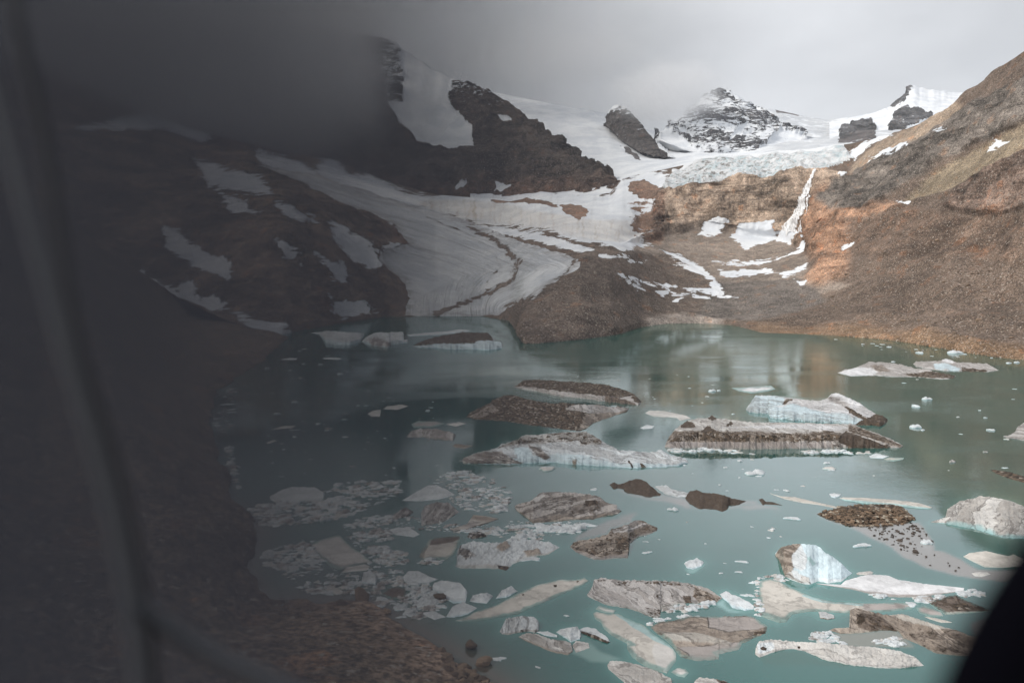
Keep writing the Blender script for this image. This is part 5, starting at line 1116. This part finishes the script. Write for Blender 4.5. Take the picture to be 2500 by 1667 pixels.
wpatch(P('6', '360,205 480,280 760,370 1000,500 1200,620 1400,720 1700,800 1950,830 2200,860 2300,760 1900,740 1750,650 1500,560 1470,430 1330,290 1000,270'), (.27, .245, .235), .9, 5, .6)
wpatch(P('1', '1560,1150 1660,1165 1900,1230 2100,1240 2300,1250 2300,1310 2100,1290 1900,1250 1700,1200'), (.24, .22, .21), .7, 5, .5)
wpatch(P('2', '0,1200 280,1230 340,1310 420,1345 700,1330 900,1290 1150,1330 1170,1355 900,1350 700,1310 870,1255 980,1260 1000,1310 300,1330'), (.25, .225, .215), .7, 5, .5)
wpatch(P('4', '1150,270 1200,180 1400,60 1560,0 1780,-60 1760,20 1540,90 1480,150 1250,190'), (.23, .20, .19), .75, 6, .6)
wpatch(P('6', '500,1355 800,1350 1000,1320 1150,1332 1200,1400 1300,1480 1100,1470 800,1490 650,1480 560,1400'), (.20, .19, .155), .85, 6, .5)
wpatch(P('5', '300,480 480,440 380,520 330,510'), (.2, .4, .38), .7, 4)
wpatch(P('5', '575,820 640,780 700,850 860,875 700,875'), (.25, .45, .44), .8, 4)
wpatch(P('4', '1160,1270 1320,1180 1400,1250 1660,1340 1500,1360 1330,1350'), (.20, .34, .31), .7, 6)
wpatch(P('6', '1830,1300 1850,1250 2000,1210 2200,1200 2200,1400 1950,1390 1850,1370'), (.12, .085, .07), .8, 5, .5)
wpatch(P('5', '960,1290 1080,1292 1220,1250 1400,1260 1600,1345 1900,1405 1760,1420 1500,1390 1050,1390'), (.012, .085, .068), .9, 5)  # dark reflection and shadow below the pale log, painted into the water colour
for poly, *_q in CL[:13]+[q_ for q_ in CL if 'crumb' in q_[2]]: wpatch(poly, (.16, .27, .27), .38, 26)
shl = polydist(np.array([(x*KD, y*KD) for x, y in shx]), GX, GY, 1., False)
kk = np.exp(-shl/45.)*sstep(1150, 1300, GY); wc += (np.array((.13, .095, .07))-wc)*kk[..., None]*.9
farg = sstep(1010, 800, GY)*sstep(1300, 1700, GX); wc += (np.array((.050, .105, .070))-wc)*(farg*.7)[..., None]
wp[..., 0] = .22+1.9*sstep(1800, 2400, GX)*sstep(900, 980, GY)*sstep(1250, 1150, GY)+.7*sstep(1120, 900, GY)
lake = mesh('lake', W, gridfaces(*GX.shape)[:, ::-1].copy(), M_W, attrs=dict(col=wc.reshape(-1, 3), par=wp.reshape(-1, 3)))
tag(lake, 'milky teal glacier lake', 'lake', kind='structure')
bed = mesh('ground', [(-9000, -500, -14), (9000, -500, -14), (9000, 9000, -14), (-9000, 9000, -14)], [(0, 1, 2, 3)], m_simple('lake_bed', (.12, .10, .08), nz=.2))
tag(bed, kind='structure')

# ------------------------------------------------------------------ mist and air
def mist(loc, rad, dens, label, seed=0, c=(.92, .93, .95)):
    t = NT('mist_vapour'); c = (.985, .988, .995)
    pos = t.obj(); ln = t.n('ShaderNodeVectorMath', operation='LENGTH'); t.l(pos, ln.inputs[0])
    nz = t.noise(1.9, 3, .6, vec=t.map((1, 1, 1), (seed, 0, 0)))
    f = t.math('ADD', ln.outputs['Value'], t.math('MULTIPLY', t.math('SUBTRACT', nz, .5), .9))
    dn = t.ramp(f, .95, .25, 0, dens)
    v = t.n('ShaderNodeVolumePrincipled'); v.inputs['Color'].default_value = (*c, 1); t.l(dn, v.inputs['Density']); v.inputs['Anisotropy'].default_value = .2
    t.l(v.outputs[0], t.out.inputs['Volume'])
    import bmesh
    bm = bmesh.new(); bmesh.ops.create_icosphere(bm, subdivisions=3, radius=1.12); me = bpy.data.meshes.new('fog_bank'); bm.to_mesh(me); bm.free(); me.materials.append(t.m)
    o = bpy.data.objects.new('fog_bank', me); COL.objects.link(o); o.location = loc; o.scale = rad; tag(o, label, 'fog', kind='stuff'); return o
mist(tuple(at(130*KD, 60*KD, 1600)), (760, 260, 400), .0075, 'dark fog bank swallowing the left mountain', 1)
mist(tuple(at(610*KD, 130*KD, 1700)), (340, 240, 280), .0075, 'thin end of the fog bank trailing over the left mountain', 3)
mist(tuple(at(760*KD, 150*KD, 1950)), (200, 200, 240), .0080, 'pale mist drifting off the ridge of the left mountain', 6)
mist(tuple(at(1250*KD, 120*KD, 2450)), (400, 180, 130), .0060, 'fog bank over the snow dome between the peaks', 4)
mist(tuple(at(1535*KD, 215*KD, 2150)), (190, 160, 100), .0150, 'small fog bank at the left shoulder of the central peak', 8)
hz = NT('haze_air'); pv = hz.n('ShaderNodeVolumePrincipled'); pv.inputs['Color'].default_value = (.80, .86, .95, 1); pv.inputs['Density'].default_value = .000035; pv.inputs['Anisotropy'].default_value = .1
hz.l(pv.outputs[0], hz.out.inputs['Volume'])
bx0, bx1, by0, by1, bz0, bz1 = -9100, 9100, -510, 9100, -15.2, 1150
Vb = [(x, y, z) for z in (bz0, bz1) for y in (by0, by1) for x in (bx0, bx1)]
haze = mesh('haze', Vb, [(0, 2, 3, 1), (4, 5, 7, 6), (0, 1, 5, 4), (2, 6, 7, 3), (0, 4, 6, 2), (1, 3, 7, 5)], hz.m, smooth=False); tag(haze, kind='stuff')

# ------------------------------------------------------------------ aircraft window the photo is taken through
def wp_(x, y, Y):                        # display px on the window plane at depth Y
    return at(x*KD, y*KD, Y)
win = bpy.data.objects.new('aircraft_window', None); COL.objects.link(win); win.location = (0, .3, H-.35)
tag(win, 'dark tinted aircraft window with blurred grey frame bars close to the camera', 'window')
def child(name, V, F, mat, smooth=False):
    o = mesh(name, np.array(V)-np.array(win.location), F, mat, win, smooth); return o
def strip(name, cl, wid, Y, th, mat):
    """bar along a centre line (display px) with a width in display px"""
    cl = np.array(cl, float); tg = np.gradient(cl, axis=0); tg /= np.linalg.norm(tg, axis=1)[:, None]; nr_ = np.stack([-tg[:, 1], tg[:, 0]], -1)
    V, F = [], []
    prof = [(-1, 0), (-.7, -.8), (0, -1), (.7, -.8), (1, 0), (.7, .8), (0, 1), (-.7, .8)]
    for i in range(len(cl)):
        for a, b in prof:
            q = cl[i]+nr_[i]*a*wid/2; V.append(tuple(wp_(q[0], q[1], Y+b*th/2)))
    for i in range(len(cl)-1):
        for k in range(8):
            l = (k+1) % 8; F.append((i*8+k, i*8+l, (i+1)*8+l, (i+1)*8+k))
    F.append(tuple(range(8))); F.append(tuple(range((len(cl)-1)*8, len(cl)*8))[::-1])
    return child(name, V, F, mat, True)
mg = m_simple('grey_frame_paint', (.044, .048, .057), .6, .3, .1)
md = m_simple('dark_frame_rubber', (.036, .038, .045), .8, .2, .2)
mb = m_simple('black_post', (.002, .002, .004), .95, .05, .2)
def curve(pts, n=24):
    pts = np.array(pts, float); u = np.linspace(0, 1, len(pts)); v = np.linspace(0, 1, n)
    out = np.stack([np.interp(v, u, pts[:, k]) for k in range(2)], -1)
    return blur(out, 3, 0)
# glass: a slab whose tint deepens to the left
t = NT('graded_tint_acrylic'); tc = t.xyz(t.obj())
yp = .70
xcoord = tc[0]
rmp = t.n('ShaderNodeValToRGB'); els = rmp.color_ramp.elements
X_a, X_b = (-200-1176)/1829*yp, (1800-1176)/1829*yp
t.l(t.ramp(xcoord, X_a, X_b), rmp.inputs[0]); 
rmp2 = t.n('ShaderNodeMapRange'); t.l(xcoord, rmp2.inputs[0]); rmp2.inputs[1].default_value = X_a; rmp2.inputs[2].default_value = X_b; t.l(rmp2.outputs[0], rmp.inputs[0])
TS = [(-200, .016), (350, .042), (600, .066), (760, .098), (900, .14), (1000, .19), (1100, .27), (1200, .38), (1300, .50), (1400, .62), (1500, .74), (1600, .86), (1700, .95), (1790, 1.0)]
while len(els) < len(TS): els.new(.5)
for e, (xd, tv) in zip(els, TS):
    e.position = (xd+200)/2000.; v = 1-math.sqrt(tv); e.color = (v, v, v, 1)
tr = t.n('ShaderNodeBsdfTransparent'); df = t.n('ShaderNodeBsdfDiffuse'); df.inputs[0].default_value = (.047, .050, .062, 1); mx = t.n('ShaderNodeMixShader')
t.l(rmp.outputs[0], mx.inputs[0]); t.l(tr.outputs[0], mx.inputs[1]); t.l(df.outputs[0], mx.inputs[2]); t.l(mx.outputs[0], t.out.inputs[0])
xa, xb = (-500-1176)/1829*yp, (1790-1176)/1829*yp
za, zb = -.86, .62
Vp = [(x, yp+d, H+z) for d in (0, .005) for z in (za, zb) for x in (xa, xb)]
pane = child('tinted_pane', Vp, [(0, 1, 3, 2), (4, 6, 7, 5), (0, 4, 5, 1), (2, 3, 7, 6), (0, 2, 6, 4), (1, 5, 7, 3)], t.m)
strip('frame_seal', curve([(-10, -200), (40, 50), (100, 300), (130, 500), (165, 750), (205, 890), (262, 1050), (303, 1234), (342, 1434), (360, 1700)], 28), 34, .45, .012, md)
strip('frame_bar', curve([(-110, -100), (-30, 150), (65, 500), (132, 750), (218, 1034), (270, 1234), (312, 1484), (335, 1750)], 28), 32, .43, .016, mg)
strip('frame_bar', curve([(300, 1380), (400, 1450), (500, 1510), (610, 1560), (760, 1640)], 16), 48, .44, .016, mg)
strip('window_post', curve([(2640, 1060), (2560, 1180), (2500, 1275), (2436, 1370), (2375, 1470), (2322, 1570), (2275, 1700)]), 320, .26, .02, mb)

# ------------------------------------------------------------------ light, sky, camera
SUN_EL, SUN_AZ = math.radians(42), math.radians(-106)     # azimuth measured from +Y (view direction) towards +X
w = bpy.data.worlds.new('World'); SC.world = w; w.use_nodes = True; nt = w.node_tree; nt.nodes.clear()
N = nt.nodes.new; Lk = nt.links.new
outw = N('ShaderNodeOutputWorld'); bg = N('ShaderNodeBackground'); Lk(bg.outputs[0], outw.inputs[0])
sky = N('ShaderNodeTexSky'); sky.sky_type = 'NISHITA'; sky.sun_disc = False; sky.sun_elevation = SUN_EL; sky.sun_rotation = SUN_AZ
tcw = N('ShaderNodeTexCoord'); mp = N('ShaderNodeMapping'); mp.inputs['Scale'].default_value = (1, 1, 2.2); Lk(tcw.outputs['Generated'], mp.inputs[0])
nz = N('ShaderNodeTexNoise'); nz.inputs['Scale'].default_value = 2.5; nz.inputs['Detail'].default_value = 6; nz.inputs['Roughness'].default_value = .5; Lk(mp.outputs[0], nz.inputs[0])
cr = N('ShaderNodeValToRGB'); Lk(nz.outputs[0], cr.inputs[0])
e = cr.color_ramp.elements; e[0].position = .38; e[0].color = (5.7, 5.8, 6.0, 1); e[1].position = .62; e[1].color = (7.3, 7.4, 7.6, 1)
mxw = N('ShaderNodeMix'); mxw.data_type = 'RGBA'; mxw.inputs[0].default_value = .93; Lk(sky.outputs[0], mxw.inputs[6]); Lk(cr.outputs[0], mxw.inputs[7])
Lk(mxw.outputs[2], bg.inputs[0]); bg.inputs[1].default_value = .115
sun = bpy.data.lights.new('sun', 'SUN'); sun.energy = 2.2; sun.angle = math.radians(12); sun.color = (1, .94, .86)
so = bpy.data.objects.new('sun', sun); COL.objects.link(so)
sd = Vector((math.sin(SUN_AZ)*math.cos(SUN_EL), math.cos(SUN_AZ)*math.cos(SUN_EL), math.sin(SUN_EL)))
so.rotation_euler = sd.to_track_quat('Z', 'Y').to_euler()
cam = bpy.data.cameras.new('camera'); cam.lens = 28; cam.sensor_width = 36; cam.clip_start = .02; cam.clip_end = 30000
cam.dof.use_dof = True; cam.dof.focus_distance = 400; cam.dof.aperture_fstop = 2.0
co = bpy.data.objects.new('camera', cam); COL.objects.link(co); co.location = (0, 0, H); co.rotation_euler = (math.pi/2-PITCH, 0, 0); SC.camera = co
SC.view_settings.view_transform = 'Standard'; SC.view_settings.look = 'None'; SC.view_settings.exposure = 0.08; SC.view_settings.gamma = 1
cy = SC.cycles; cy.max_bounces = 10; cy.diffuse_bounces = 2; cy.glossy_bounces = 3; cy.transparent_max_bounces = 12; cy.volume_bounces = 8
cy.volume_step_rate = 2.0; cy.volume_max_steps = 128; cy.use_denoising = True; cy.use_adaptive_sampling = True; cy.adaptive_threshold = .015
